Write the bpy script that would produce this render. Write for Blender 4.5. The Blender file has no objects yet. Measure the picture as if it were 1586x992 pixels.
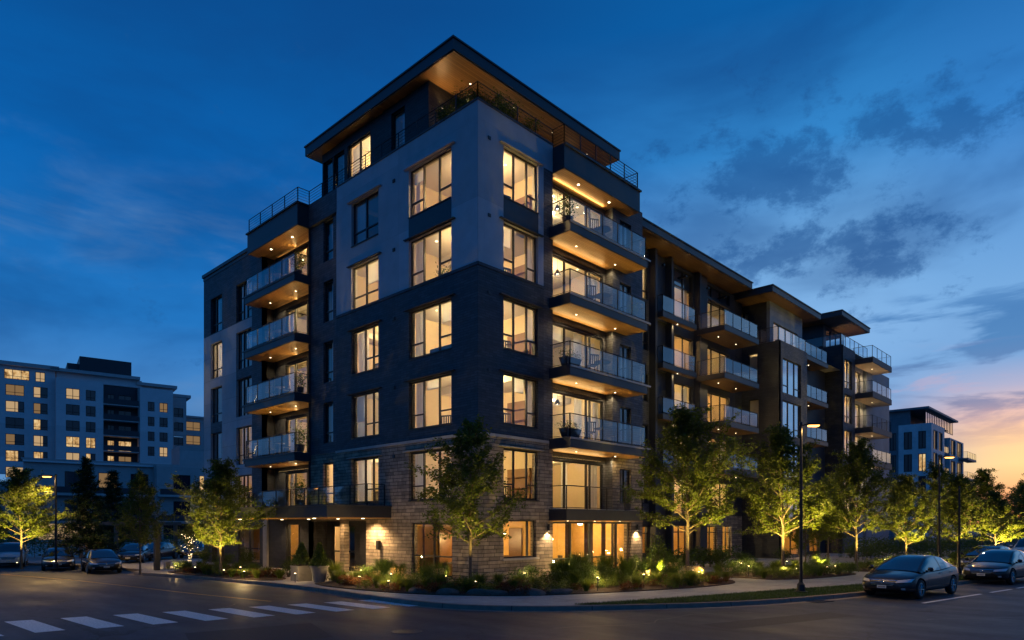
import bpy, bmesh, math, random
from math import radians, sin, cos, pi
from mathutils import Vector, Matrix
random.seed(11)
sc = bpy.context.scene
C = sc.collection
# ---------------------------------------------------------------- camera
cd = bpy.data.cameras.new('camera'); cam = bpy.data.objects.new('camera', cd); C.objects.link(cam)
cam.location = (-18.715, -19.783, 2.5)
cam.rotation_euler = (radians(90), 0, radians(43.73 - 90))
cd.sensor_width = 36; cd.lens = 24; cd.shift_y = 0.2011
cd.clip_start = 0.1; cd.clip_end = 6000
sc.camera = cam
sc.view_settings.view_transform = 'Standard'; sc.view_settings.look = 'None'
sc.view_settings.exposure = 0; sc.view_settings.gamma = 1
sc.cycles.max_bounces = 6; sc.cycles.diffuse_bounces = 3; sc.cycles.glossy_bounces = 3
sc.cycles.transmission_bounces = 4; sc.cycles.transparent_max_bounces = 16
sc.cycles.sample_clamp_indirect = 4; sc.cycles.use_denoising = True
sc.cycles.caustics_reflective = False; sc.cycles.caustics_refractive = False

# ---------------------------------------------------------------- node helpers
class NT:
    def __init__(s, tree): s.t = tree; s.n = tree.nodes; s.l = tree.links
    def new(s, typ, **kw):
        n = s.n.new(typ)
        for k, v in kw.items():
            if k.startswith('_'): continue
            setattr(n, k, v)
        return n
    def put(s, sock, v):
        if isinstance(v, bpy.types.NodeSocket): s.l.new(v, sock)
        elif v is not None: sock.default_value = v
    def math(s, op, a, b=None, c=None, clamp=False):
        n = s.new('ShaderNodeMath', operation=op); n.use_clamp = clamp
        s.put(n.inputs[0], a); s.put(n.inputs[1], b); s.put(n.inputs[2], c)
        return n.outputs[0]
    def vmath(s, op, a, b=None):
        n = s.new('ShaderNodeVectorMath', operation=op); s.put(n.inputs[0], a); s.put(n.inputs[1], b)
        return n.outputs['Value'] if op in ('DOT_PRODUCT', 'LENGTH') else n.outputs[0]
    def mix(s, f, a, b, blend='MIX'):
        n = s.new('ShaderNodeMix', data_type='RGBA', blend_type=blend); n.clamp_factor = True
        s.put(n.inputs[0], f); s.put(n.inputs[6], col4(a)); s.put(n.inputs[7], col4(b))
        return n.outputs[2]
    def ramp(s, f, stops, interp='LINEAR'):
        n = s.new('ShaderNodeValToRGB'); cr = n.color_ramp; cr.interpolation = interp
        while len(cr.elements) < len(stops): cr.elements.new(0.5)
        for e, (p, c) in zip(cr.elements, stops): e.position = p; e.color = col4(c)
        s.put(n.inputs[0], f); return n.outputs[0]
    def sep(s, v):
        n = s.new('ShaderNodeSeparateXYZ'); s.put(n.inputs[0], v); return n.outputs
    def comb(s, x, y, z):
        n = s.new('ShaderNodeCombineXYZ'); s.put(n.inputs[0], x); s.put(n.inputs[1], y); s.put(n.inputs[2], z); return n.outputs[0]
    def noise(s, vec, scale, detail=4, rough=.5, dist=0):
        n = s.new('ShaderNodeTexNoise'); s.put(n.inputs['Vector'], vec)
        n.inputs['Scale'].default_value = scale; n.inputs['Detail'].default_value = detail
        n.inputs['Roughness'].default_value = rough; n.inputs['Distortion'].default_value = dist
        return n.outputs['Fac']
    def smooth(s, v, a, b):
        n = s.new('ShaderNodeMapRange', interpolation_type='SMOOTHSTEP'); s.put(n.inputs[0], v)
        n.inputs[1].default_value = a; n.inputs[2].default_value = b; return n.outputs[0]
def col4(c):
    if isinstance(c, (int, float)): return (c, c, c, 1)
    if isinstance(c, (tuple, list)): return tuple(c) + (1,) if len(c) == 3 else tuple(c)
    return c

# ---------------------------------------------------------------- sky (dusk): blue upper sky, sunset glow low towards +x, clouds
w = bpy.data.worlds.new('World'); sc.world = w; w.use_nodes = True
t = NT(w.node_tree); t.n.clear()
gen = t.new('ShaderNodeTexCoord').outputs['Generated']
D = t.vmath('NORMALIZE', gen); dx, dy, dz = t.sep(D)
zc = t.math('MAXIMUM', dz, 0.0)
hl = t.math('MAXIMUM', t.math('SQRT', t.math('ADD', t.math('MULTIPLY', dx, dx), t.math('MULTIPLY', dy, dy))), 1e-3)
hx = t.math('DIVIDE', dx, hl); hy = t.math('DIVIDE', dy, hl)
def az(deg): return t.math('ADD', t.math('MULTIPLY', hx, cos(radians(deg))), t.math('MULTIPLY', hy, sin(radians(deg))))
SUN = -2.0
cool = t.ramp(zc, [(0, (.12, .27, .50)), (.12, (.075, .23, .50)), (.26, (.012, .16, .48)), (.42, (.001, .112, .40)), (.60, (.001, .062, .24)), (1, (.001, .045, .17))])
bright = t.ramp(zc, [(0, (.40, .34, .36)), (.10, (.14, .33, .62)), (.25, (.20, .40, .70)), (.34, (.17, .39, .70)), (.46, (.03, .22, .55)), (.58, (.001, .10, .34)), (1, (.001, .045, .17))])
warm = t.ramp(zc, [(0, (.80, .25, .08)), (.030, (.98, .38, .15)), (.075, (1.0, .68, .30)), (.112, (1.0, .60, .32)), (.135, (.80, .50, .42)), (.165, (.40, .40, .56)), (.20, (.17, .34, .62)), (.27, (.16, .36, .66)), (.45, (.03, .20, .54)), (.6, (.001, .09, .31)), (1, (.001, .045, .17))])
s1 = t.smooth(az(SUN), .60, .96); s2 = t.smooth(az(SUN), .945, .99)
base = t.mix(s2, t.mix(s1, cool, bright), warm)
# dark broken clouds drifting over the right half
warp = t.noise(t.vmath('MULTIPLY', D, (3, 3, 6)), 2.2, 3)
cv = t.vmath('ADD', t.vmath('MULTIPLY', D, (1, 1, 1.5)), t.comb(t.math('MULTIPLY', warp, .12), 0, t.math('MULTIPLY', warp, .06)))
cn = t.noise(cv, 17.0, 9, .68)
def blob(azd, el, wa, we):
    a = radians(azd)
    e = t.math('MULTIPLY', t.math('SUBTRACT', t.math('ARCSINE', dz), radians(el)), 1 / radians(we))
    q = t.math('MULTIPLY', t.math('ARCCOSINE', t.math('MINIMUM', az(azd), .9999)), 1 / radians(wa))
    r = t.math('SQRT', t.math('ADD', t.math('MULTIPLY', e, e), t.math('MULTIPLY', q, q)))
    return t.math('SUBTRACT', 1.0, r, clamp=True)
m1 = t.math('MAXIMUM', blob(23.0, 26.5, 11, 7.5), blob(15.5, 19.5, 8, 5.5))
m1 = t.math('MAXIMUM', m1, blob(12, 27, 9, 4))
m1 = t.math('MAXIMUM', m1, t.math('MULTIPLY', blob(22, 20.0, 10, 4), .8))
c1 = t.smooth(t.math('ADD', cn, t.math('MULTIPLY', m1, .32)), .60, .79)
c1 = t.math('MULTIPLY', c1, .66)
base = t.mix(c1, base, (.010, .085, .27))
# long cloud bars low in the sky
bv = t.vmath('MULTIPLY', D, (1, 1, 5.5))
bn = t.noise(bv, 4.2, 6, .55, .3)
lowm = t.math('MULTIPLY', t.smooth(zc, .055, .11), t.math('SUBTRACT', 1.0, t.smooth(zc, .245, .31)))
c2 = t.math('MULTIPLY', t.math('MULTIPLY', t.smooth(bn, .50, .60), lowm), t.smooth(az(SUN), .72, .95))
barcol = t.ramp(zc, [(0, (.6, .3, .2)), (.08, (.55, .30, .26)), (.15, (.17, .20, .36)), (.22, (.05, .18, .42)), (.3, (.02, .13, .38))])
base = t.mix(t.math('MULTIPLY', t.math('MULTIPLY', c2, t.smooth(zc, .075, .15)), .8), base, barcol)
bn2 = t.noise(t.vmath('ADD', bv, (3.1, 1.7, .4)), 6.0, 6, .6, .4)
pink = t.math('MULTIPLY', t.math('MULTIPLY', t.smooth(bn2, .52, .64), t.smooth(az(SUN), .9, .985)), t.math('MULTIPLY', t.smooth(zc, .11, .14), t.math('SUBTRACT', 1.0, t.smooth(zc, .18, .23))))
base = t.mix(t.math('MULTIPLY', pink, .25), base, (.72, .36, .36))
# faint pale streaks on the left
ln = t.noise(t.vmath('MULTIPLY', D, (1, 1, 3.6)), 3.6, 6, .58, .5)
lf = t.math('MULTIPLY', t.math('MULTIPLY', t.smooth(ln, .48, .72), t.math('SUBTRACT', 1.0, t.smooth(az(SUN), .45, .75))), t.math('SUBTRACT', 1.0, t.smooth(zc, .35, .5)))
base = t.mix(t.math('MULTIPLY', lf, .65), base, (.10, .22, .44))
dn = t.noise(t.vmath('MULTIPLY', D, (1, 1, 2.6)), 2.6, 5, .55, .3)
base = t.mix(t.math('MULTIPLY', t.math('MULTIPLY', t.smooth(dn, .42, .68), .55), t.math('SUBTRACT', 1.0, t.math('MULTIPLY', s2, t.math('SUBTRACT', 1.0, t.smooth(zc, .12, .3))))), base, (.002, .055, .22))
behind = t.math('MULTIPLY', t.smooth(az(43.7 + 180), -.35, .35), t.math('SUBTRACT', 1.0, t.smooth(zc, .05, .38)))
base = t.mix(t.math('MULTIPLY', behind, .8), base, (.008, .03, .085))
bg = t.new('ShaderNodeBackground'); t.put(bg.inputs[0], base); bg.inputs[1].default_value = 1.12
sky = t.new('ShaderNodeTexSky', sky_type='NISHITA'); sky.sun_disc = False
sky.sun_elevation = radians(-3.0); sky.sun_rotation = radians(92)
bg2 = t.new('ShaderNodeBackground'); t.put(bg2.inputs[0], sky.outputs[0]); bg2.inputs[1].default_value = 0.05
ad = t.new('ShaderNodeAddShader'); t.l.new(bg.outputs[0], ad.inputs[0]); t.l.new(bg2.outputs[0], ad.inputs[1])
t.l.new(ad.outputs[0], t.new('ShaderNodeOutputWorld').inputs[0])
# the last afterglow of the sun that has just gone down, very weak
sl = bpy.data.lights.new('sun', 'SUN'); sl.energy = 0.03; sl.angle = radians(12); sl.color = (1, .6, .4)
so = bpy.data.objects.new('sun', sl); C.objects.link(so); so.rotation_euler = (radians(86), 0, radians(90 + SUN))

# ---------------------------------------------------------------- materials
MATS = {}
def M(name, fn=None, **k):
    if name in MATS: return MATS[name]
    m = bpy.data.materials.new(name); m.use_nodes = True; t = NT(m.node_tree); t.n.clear()
    out = t.new('ShaderNodeOutputMaterial')
    t.l.new(fn(t, **k), out.inputs[0]); MATS[name] = m
    return m
def bsdf(t, col, rough=.6, metal=0, bump=None, bs=.3, spec=None, coat=0, bd=.02):
    p = t.new('ShaderNodeBsdfPrincipled')
    t.put(p.inputs['Base Color'], col4(col)); t.put(p.inputs['Roughness'], rough); t.put(p.inputs['Metallic'], metal)
    if spec is not None: p.inputs['Specular IOR Level'].default_value = spec
    if coat: p.inputs['Coat Weight'].default_value = coat; p.inputs['Coat Roughness'].default_value = .04
    if bump is not None:
        b = t.new('ShaderNodeBump'); b.inputs['Strength'].default_value = bs; b.inputs['Distance'].default_value = bd
        t.put(b.inputs['Height'], bump); t.l.new(b.outputs[0], p.inputs['Normal'])
    return p.outputs[0]
def wallco(t):
    g = t.new('ShaderNodeNewGeometry'); p = t.sep(g.outputs['Position']); n = t.sep(g.outputs['True Normal'])
    f = t.math('GREATER_THAN', t.math('ABSOLUTE', n[0]), .5)
    h = t.math('ADD', t.math('MULTIPLY', p[1], f), t.math('MULTIPLY', p[0], t.math('SUBTRACT', 1.0, f)))
    return t.comb(h, p[2], 0), g.outputs['Position']
def brick(t, c1, c2, mortar, bw=.4, bh=.1, ms=.008, rough=.7, bs=.5, var=.5, squash=1):
    v, pos = wallco(t)
    b = t.new('ShaderNodeTexBrick'); t.put(b.inputs['Vector'], v)
    b.inputs['Scale'].default_value = 1; b.inputs['Brick Width'].default_value = bw; b.inputs['Row Height'].default_value = bh
    b.inputs['Mortar Size'].default_value = ms; b.inputs['Mortar Smooth'].default_value = .3; b.inputs['Bias'].default_value = 0
    b.inputs['Color1'].default_value = col4(c1); b.inputs['Color2'].default_value = col4(c2); b.inputs['Mortar'].default_value = col4(mortar)
    b.squash = squash; b.squash_frequency = 3
    n = t.noise(pos, 3, 5, .6); n2 = t.noise(pos, 40, 3)
    col = t.mix(var, b.outputs['Color'], t.ramp(n, [(.3, .45), (.7, 1.4)]), 'MULTIPLY')
    hgt = t.math('SUBTRACT', t.math('MULTIPLY', n2, .35), t.math('MULTIPLY', b.outputs['Fac'], 1.0))
    lum = t.math('MULTIPLY', t.sep(b.outputs['Color'])[0], 1.5)
    return bsdf(t, col, rough, bump=t.math('ADD', hgt, lum), bs=bs, bd=.03)
def plain(t, c, rough=.6, metal=0, nv=.15, ns=4, bs=.1, bscale=60, coat=0, spec=None):
    pos = t.new('ShaderNodeNewGeometry').outputs['Position']
    n = t.noise(pos, ns, 5, .6)
    col = t.mix(1, c, t.ramp(n, [(.25, 1 - nv), (.75, 1 + nv)]), 'MULTIPLY')
    return bsdf(t, col, rough, metal, bump=t.noise(pos, bscale, 3) if bs else None, bs=bs, coat=coat, spec=spec, bd=.01)
def glass_pane(t, refl=.10, tint=(.92, .94, .95), rough=.02, wav=.0):
    tr = t.new('ShaderNodeBsdfTransparent'); tr.inputs[0].default_value = col4(tint)
    gl = t.new('ShaderNodeBsdfGlossy'); gl.inputs['Roughness'].default_value = rough; gl.inputs[0].default_value = (.95, .97, 1, 1)
    pos = t.new('ShaderNodeNewGeometry').outputs['Position']
    b = t.new('ShaderNodeBump'); b.inputs['Strength'].default_value = .06; b.inputs['Distance'].default_value = .02
    t.put(b.inputs['Height'], t.noise(pos, .8, 1)); t.l.new(b.outputs[0], gl.inputs['Normal'])
    lw = t.new('ShaderNodeLayerWeight'); lw.inputs[0].default_value = .5
    f = t.math('ADD', t.math('MULTIPLY', t.math('POWER', lw.outputs['Facing'], 3.0), .8), refl, clamp=True)
    mx = t.new('ShaderNodeMixShader'); t.put(mx.inputs[0], f); t.l.new(tr.outputs[0], mx.inputs[1]); t.l.new(gl.outputs[0], mx.inputs[2])
    return mx.outputs[0]
def emis(t, c, s):
    e = t.new('ShaderNodeEmission'); e.inputs[0].default_value = col4(c); e.inputs[1].default_value = s; return e.outputs[0]
def wood(t, c1, c2, axis=0, w_=.11):
    pos = t.new('ShaderNodeNewGeometry').outputs['Position']; p = t.sep(pos)
    a = p[1 - axis]; l = p[axis]
    k = t.math('DIVIDE', a, w_); fl = t.math('FLOOR', k); fr = t.math('FRACT', k)
    rnd = t.new('ShaderNodeTexWhiteNoise', noise_dimensions='1D'); t.put(rnd.inputs['W'], fl)
    grain = t.noise(t.comb(t.math('ADD', t.math('MULTIPLY', l, 1.2), t.math('MULTIPLY', fl, 7.3)), t.math('MULTIPLY', a, 40), 0), 1, 5, .65)
    f = t.math('ADD', t.math('MULTIPLY', rnd.outputs[0], .55), t.math('MULTIPLY', grain, .5))
    col = t.mix(f, c1, c2)
    gap = t.math('LESS_THAN', fr, .09)
    col = t.mix(t.math('MULTIPLY', gap, .8), col, (.01, .006, .003))
    return bsdf(t, col, .45, bump=t.math('SUBTRACT', 1.0, gap), bs=.5, bd=.01)
def panelled(t, c, pw, ph, joint=.012, jc=(.01, .012, .015), rough=.55, nv=.12, metal=0):
    v, pos = wallco(t); x, z, _ = t.sep(v)
    fx = t.math('FRACT', t.math('DIVIDE', x, pw)); fz = t.math('FRACT', t.math('DIVIDE', z, ph))
    g = t.math('MAXIMUM', t.math('LESS_THAN', fx, joint / pw), t.math('LESS_THAN', fz, joint / ph))
    n = t.noise(pos, 1.2, 5, .6); n2 = t.noise(pos, 50, 2)
    rn = t.new('ShaderNodeTexWhiteNoise', noise_dimensions='2D')
    t.put(rn.inputs['Vector'], t.comb(t.math('FLOOR', t.math('DIVIDE', x, pw)), t.math('FLOOR', t.math('DIVIDE', z, ph)), 0))
    col = t.mix(1, c, t.ramp(n, [(.3, 1 - nv), (.7, 1 + nv)]), 'MULTIPLY')
    col = t.mix(1, col, t.ramp(rn.outputs[0], [(0, .9), (1, 1.08)]), 'MULTIPLY')
    col = t.mix(t.math('MULTIPLY', g, .8), col, jc)
    return bsdf(t, col, rough, metal, bump=t.math('ADD', t.math('MULTIPLY', n2, .1), t.math('SUBTRACT', 1.0, g)), bs=.25, bd=.01)
WHITE = M('white_render', panelled, c=(.45, .45, .49), pw=5.2, ph=3.13, joint=.014, jc=(.30, .30, .33), nv=.10)
BRICK = M('charcoal_brick', brick, c1=(.020, .028, .046), c2=(.046, .057, .080), mortar=(.008, .011, .017), bw=.42, bh=.105, ms=.010, rough=.55)
BRICK2 = M('graphite_brick', brick, c1=(.055, .060, .075), c2=(.095, .10, .12), mortar=(.02, .022, .028), bw=.5, bh=.12, ms=.010, rough=.6)
STONE = M('ledge_stone', brick, c1=(.38, .31, .235), c2=(.19, .155, .125), mortar=(.045, .04, .034), bw=.62, bh=.155, ms=.012, rough=.85, bs=1.0, var=.7, squash=1.7)
GREYPANEL = M('pale_grey_panel', panelled, c=(.40, .41, .44), pw=2.4, ph=1.5)
DARKPANEL = M('dark_panel', panelled, c=(.040, .043, .052), pw=1.6, ph=1.5)
BLUEPANEL = M('slate_panel', panelled, c=(.17, .20, .25), pw=1.2, ph=3.1)
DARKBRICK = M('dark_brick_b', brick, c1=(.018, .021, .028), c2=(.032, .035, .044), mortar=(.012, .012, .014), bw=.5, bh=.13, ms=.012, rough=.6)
FASCIA = M('charcoal_fascia', plain, c=(.035, .039, .05), rough=.45, nv=.1, bs=.05)
FRAME = M('black_frame', plain, c=(.012, .013, .016), rough=.4, nv=.1, bs=0)
RAILM = M('rail_metal', plain, c=(.018, .019, .022), rough=.35, nv=.1, bs=0, metal=.4)
TRIM = M('pale_metal_trim', plain, c=(.35, .33, .32), rough=.4, nv=.1, bs=0, metal=.3)
GLASS = M('window_glass', glass_pane, refl=.07)
GLASSB = M('window_glass_blue', glass_pane, refl=.45, tint=(.55, .62, .7))
BALG = M('balustrade_glass', glass_pane, refl=.10, tint=(.86, .90, .93))
CREAM = M('cream_wall', plain, c=(.60, .49, .33), rough=.9, nv=.04, bs=0)
CEIL = M('white_ceiling', plain, c=(.85, .82, .76), rough=.9, nv=.02, bs=0)
FLOORM = M('oak_floor', plain, c=(.32, .22, .13), rough=.5, nv=.1, bs=0)
DECK = M('balcony_paving', plain, c=(.50, .48, .45), rough=.8, nv=.08, bs=0)
CONC = M('concrete', plain, c=(.42, .40, .37), rough=.85, nv=.18, ns=2, bs=.3)
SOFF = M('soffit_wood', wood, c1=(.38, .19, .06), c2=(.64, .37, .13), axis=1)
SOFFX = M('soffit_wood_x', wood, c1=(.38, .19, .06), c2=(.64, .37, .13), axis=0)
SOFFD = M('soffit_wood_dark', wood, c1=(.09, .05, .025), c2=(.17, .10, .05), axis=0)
CURT = M('curtain_cloth', lambda t: (lambda a, b, m: (t.l.new(a.outputs[0], m.inputs[1]), t.l.new(b.outputs[0], m.inputs[2]), m.outputs[0])[2])(t.new('ShaderNodeBsdfDiffuse'), t.new('ShaderNodeBsdfTranslucent'), t.new('ShaderNodeMixShader')))
LAMPG = M('lamp_glow', emis, c=(1, .78, .48), s=14)
DOWN = M('downlight_glow', emis, c=(1, .80, .5), s=9)
FURN = M('dark_furniture', plain, c=(.05, .04, .035), rough=.6, bs=0)
FURN2 = M('grey_upholstery', plain, c=(.16, .16, .17), rough=.9, bs=0)

# ---------------------------------------------------------------- mesh building
class MB:
    def __init__(s): s.v = []; s.f = []; s.m = []; s.mats = []; s.smooth = False
    def mi(s, mat):
        if mat not in s.mats: s.mats.append(mat)
        return s.mats.index(mat)
    def poly(s, pts, mat):
        i = len(s.v); s.v += [tuple(p) for p in pts]; s.f.append(tuple(range(i, i + len(pts)))); s.m.append(s.mi(mat))
    def box(s, x0, x1, y0, y1, z0, z1, mat):
        if x0 > x1: x0, x1 = x1, x0
        if y0 > y1: y0, y1 = y1, y0
        if z0 > z1: z0, z1 = z1, z0
        i = len(s.v)
        s.v += [(x0, y0, z0), (x1, y0, z0), (x1, y1, z0), (x0, y1, z0), (x0, y0, z1), (x1, y0, z1), (x1, y1, z1), (x0, y1, z1)]
        k = s.mi(mat)
        for f in ((0, 3, 2, 1), (4, 5, 6, 7), (0, 1, 5, 4), (1, 2, 6, 5), (2, 3, 7, 6), (3, 0, 4, 7)):
            s.f.append(tuple(i + a for a in f)); s.m.append(k)
    def tube(s, p, q, r0, r1, mat, n=8, cap=True):
        p = Vector(p); q = Vector(q); d = (q - p)
        if d.length < 1e-6: return
        d.normalize(); a = Vector((0, 0, 1)) if abs(d.z) < .9 else Vector((1, 0, 0))
        u = d.cross(a).normalized(); v = d.cross(u); i = len(s.v); k = s.mi(mat)
        for c, r in ((p, r0), (q, r1)):
            for j in range(n):
                t_ = 2 * pi * j / n; s.v.append(tuple(c + (u * cos(t_) + v * sin(t_)) * r))
        for j in range(n):
            s.f.append((i + j, i + (j + 1) % n, i + n + (j + 1) % n, i + n + j)); s.m.append(k)
        if cap:
            s.f.append(tuple(i + j for j in range(n))); s.m.append(k)
            s.f.append(tuple(i + n + n - 1 - j for j in range(n))); s.m.append(k)
    def lathe(s, prof, mat, n=16, c=(0, 0, 0)):
        i = len(s.v); k = s.mi(mat)
        for r, z in prof:
            for j in range(n):
                a = 2 * pi * j / n; s.v.append((c[0] + r * cos(a), c[1] + r * sin(a), c[2] + z))
        for q in range(len(prof) - 1):
            for j in range(n):
                s.f.append((i + q * n + j, i + q * n + (j + 1) % n, i + (q + 1) * n + (j + 1) % n, i + (q + 1) * n + j)); s.m.append(k)
    def build(s, name, parent=None, smooth=False, loc=None):
        me = bpy.data.meshes.new(name)
        off = Vector((0, 0, 0))
        if parent is not None:
            p = parent
            while p is not None: off += p.location; p = p.parent
            if loc == 'local': off = Vector((0, 0, 0))
        me.from_pydata([(a - off.x, b - off.y, c - off.z) for a, b, c in s.v], [], s.f)
        for m in s.mats: me.materials.append(m)
        me.polygons.foreach_set('material_index', s.m)
        if smooth: me.polygons.foreach_set('use_smooth', [True] * len(s.f))
        me.update()
        o = bpy.data.objects.new(name, me); C.objects.link(o)
        if parent is not None: o.parent = parent
        return o
def tag(o, label=None, cat=None, group=None, kind=None):
    if label: o['label'] = label
    if cat: o['category'] = cat
    if group: o['group'] = group
    if kind: o['kind'] = kind
    return o
def empty(name, loc, label, cat, group=None, rz=0):
    o = bpy.data.objects.new(name, None); C.objects.link(o); o.location = loc; o.rotation_euler = (0, 0, rz)
    o.empty_display_size = .2
    return tag(o, label, cat, group)
def copy_tree(o, parent=None, loc=None, rz=None, scale=None, label=None, group=None):
    c = o.copy(); C.objects.link(c)
    if parent is not None: c.parent = parent
    for ch in list(o.children): copy_tree(ch, c)
    if loc is not None: c.location = loc
    if rz is not None: c.rotation_euler = (0, 0, rz)
    if scale is not None: c.scale = scale if isinstance(scale, tuple) else (scale,) * 3
    if label: c['label'] = label
    if group: c['group'] = group
    return c
def light(kind, loc, energy, color=(1, .72, .42), parent=None, radius=.08, spot=None, blend=.5, aim=None, name='lamp_light', size=None, local=False):
    l = bpy.data.lights.new(name, kind); l.energy = energy; l.color = color
    if kind in ('POINT', 'SPOT'): l.shadow_soft_size = radius
    if kind == 'SPOT': l.spot_size = radians(spot); l.spot_blend = blend
    if kind == 'AREA' and size: l.shape = 'RECTANGLE'; l.size, l.size_y = size
    o = bpy.data.objects.new(name, l); C.objects.link(o)
    off = Vector((0, 0, 0))
    if parent is not None and not local:
        p = parent
        while p is not None: off += p.location; p = p.parent
    o.location = Vector(loc) - off
    if aim is not None:
        o.rotation_euler = (Vector(aim) - Vector(loc)).to_track_quat('-Z', 'Y').to_euler()
    if parent is not None: o.parent = parent
    return o

# plane helper: axis 'x' = plane x=c running along y; axis 'y' = plane y=c running along x; out = outward sign
def P3(axis, c, a, z): return (c, a, z) if axis == 'x' else (a, c, z)
def abox(mb, axis, c0, c1, a0, a1, z0, z1, mat):
    if axis == 'x': mb.box(c0, c1, a0, a1, z0, z1, mat)
    else: mb.box(a0, a1, c0, c1, z0, z1, mat)
def wall(mb, axis, c, a0, a1, z0, z1, holes=(), out=-1, th=.3, mat=None, matf=None, asp=(), zsp=()):
    A = sorted({a0, a1, *[x for x in asp if a0 < x < a1], *[min(max(h[0], a0), a1) for h in holes], *[min(max(h[1], a0), a1) for h in holes]})
    Z = sorted({z0, z1, *[x for x in zsp if z0 < x < z1], *[min(max(h[2], z0), z1) for h in holes], *[min(max(h[3], z0), z1) for h in holes]})
    ci = c - out * th
    def solid(i, j):
        if i < 0 or j < 0 or i >= len(A) - 1 or j >= len(Z) - 1: return False
        ca = (A[i] + A[i + 1]) / 2; cz = (Z[j] + Z[j + 1]) / 2
        return not any(h[0] < ca < h[1] and h[2] < cz < h[3] for h in holes)
    for i in range(len(A) - 1):
        for j in range(len(Z) - 1):
            if not solid(i, j): continue
            p, q, r, s_ = A[i], A[i + 1], Z[j], Z[j + 1]
            m = matf((p + q) / 2, (r + s_) / 2) if matf else mat
            mb.poly([P3(axis, c, p, r), P3(axis, c, q, r), P3(axis, c, q, s_), P3(axis, c, p, s_)], m)
            mb.poly([P3(axis, ci, p, r), P3(axis, ci, q, r), P3(axis, ci, q, s_), P3(axis, ci, p, s_)], CREAM)
            if not solid(i - 1, j): mb.poly([P3(axis, c, p, r), P3(axis, ci, p, r), P3(axis, ci, p, s_), P3(axis, c, p, s_)], m)
            if not solid(i + 1, j): mb.poly([P3(axis, c, q, r), P3(axis, ci, q, r), P3(axis, ci, q, s_), P3(axis, c, q, s_)], m)
            if not solid(i, j - 1): mb.poly([P3(axis, c, p, r), P3(axis, ci, p, r), P3(axis, ci, q, r), P3(axis, c, q, r)], m)
            if not solid(i, j + 1): mb.poly([P3(axis, c, p, s_), P3(axis, ci, p, s_), P3(axis, ci, q, s_), P3(axis, c, q, s_)], m)
def curtain_mesh(axis, c, a0, a1, z0, z1, parent, amp=.03):
    mb = MB(); n = max(6, int(abs(a1 - a0) / .035)); k = random.uniform(0, 6); pts = []
    for i in range(n + 1):
        a = a0 + (a1 - a0) * i / n
        pts.append((c + amp * sin(a * 42 + k) + amp * .5 * sin(a * 17 + k * 2), a))
    for i in range(n):
        (c0, p), (c1, q) = pts[i], pts[i + 1]
        mb.poly([P3(axis, c0, p, z0), P3(axis, c1, q, z0), P3(axis, c1, q, z1), P3(axis, c0, p, z1)], CURT)
    return mb.build('curtain', parent)
def window(root, axis, c, a0, a1, z0, z1, out=-1, mull=(), rails=(), rec=.13, fw=.06, glass=None, curt=None, name='window', lintel=False, sub=True, curt_in=.22):
    """mull: positions a of the mullions; rails: (a_from, a_to, z)"""
    mb = MB(); f0 = c - out * rec; f1 = c - out * (rec + .07)
    abox(mb, axis, f0, f1, a0 + .002, a0 + fw, z0, z1, FRAME); abox(mb, axis, f0, f1, a1 - fw, a1 - .002, z0, z1, FRAME)
    abox(mb, axis, f0, f1, a0 + fw, a1 - fw, z0 + .002, z0 + fw, FRAME); abox(mb, axis, f0, f1, a0 + fw, a1 - fw, z1 - fw, z1 - .002, FRAME)
    for m in mull: abox(mb, axis, f0 + out * .012, f1, m - fw * .6, m + fw * .6, z0 + fw, z1 - fw, FRAME)
    for (p, q, z) in rails: abox(mb, axis, f0 + out * .006, f1, p + .03, q - .03, z - .028, z + .028, FRAME)
    if lintel:
        abox(mb, axis, c + out * .13, c - out * .01, a0 - .26, a1 + .26, z1 + .05, z1 + .085, WHITE if z1 > 17 else FASCIA if z1 > 14 else BRICK if z1 > 7 else CONC)
        abox(mb, axis, c + out * .05, c - out * .10, a0 + .003, a1 - .003, z0 - .045, z0 - .003, FRAME)
    o = mb.build(name, root)
    g = MB(); gc = c - out * (rec + .04)
    g.poly([P3(axis, gc, a0 + .03, z0 + .03), P3(axis, gc, a1 - .03, z0 + .03), P3(axis, gc, a1 - .03, z1 - .03), P3(axis, gc, a0 + .03, z1 - .03)], glass or GLASS)
    g.build('pane', o)
    if curt:
        for (p, q) in curt: curtain_mesh(axis, c - out * (rec + curt_in), p, q, z0 + .02, z1 - .04, o)
    return o
def room(root, x0, x1, y0, y1, z0, z1, open_side, lit=True, power=70, mat=None, lamp=None):
    """a closed room whose side towards the window is open"""
    mb = MB(); m = mat or CREAM
    mb.poly([(x0, y0, z0), (x1, y0, z0), (x1, y1, z0), (x0, y1, z0)], FLOORM)
    mb.poly([(x0, y0, z1), (x1, y0, z1), (x1, y1, z1), (x0, y1, z1)], CEIL)
    if open_side != '-x': mb.poly([(x0, y0, z0), (x0, y1, z0), (x0, y1, z1), (x0, y0, z1)], m)
    if open_side != '+x': mb.poly([(x1, y0, z0), (x1, y1, z0), (x1, y1, z1), (x1, y0, z1)], m)
    if open_side != '-y': mb.poly([(x0, y0, z0), (x1, y0, z0), (x1, y0, z1), (x0, y0, z1)], m)
    if open_side != '+y': mb.poly([(x0, y1, z0), (x1, y1, z0), (x1, y1, z1), (x0, y1, z1)], m)
    r = mb.build('room', root)
    if lit: ceiling_lamp(root, *(lamp or ((x0 + x1) / 2, (y0 + y1) / 2)), z1, power)
    return r
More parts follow.
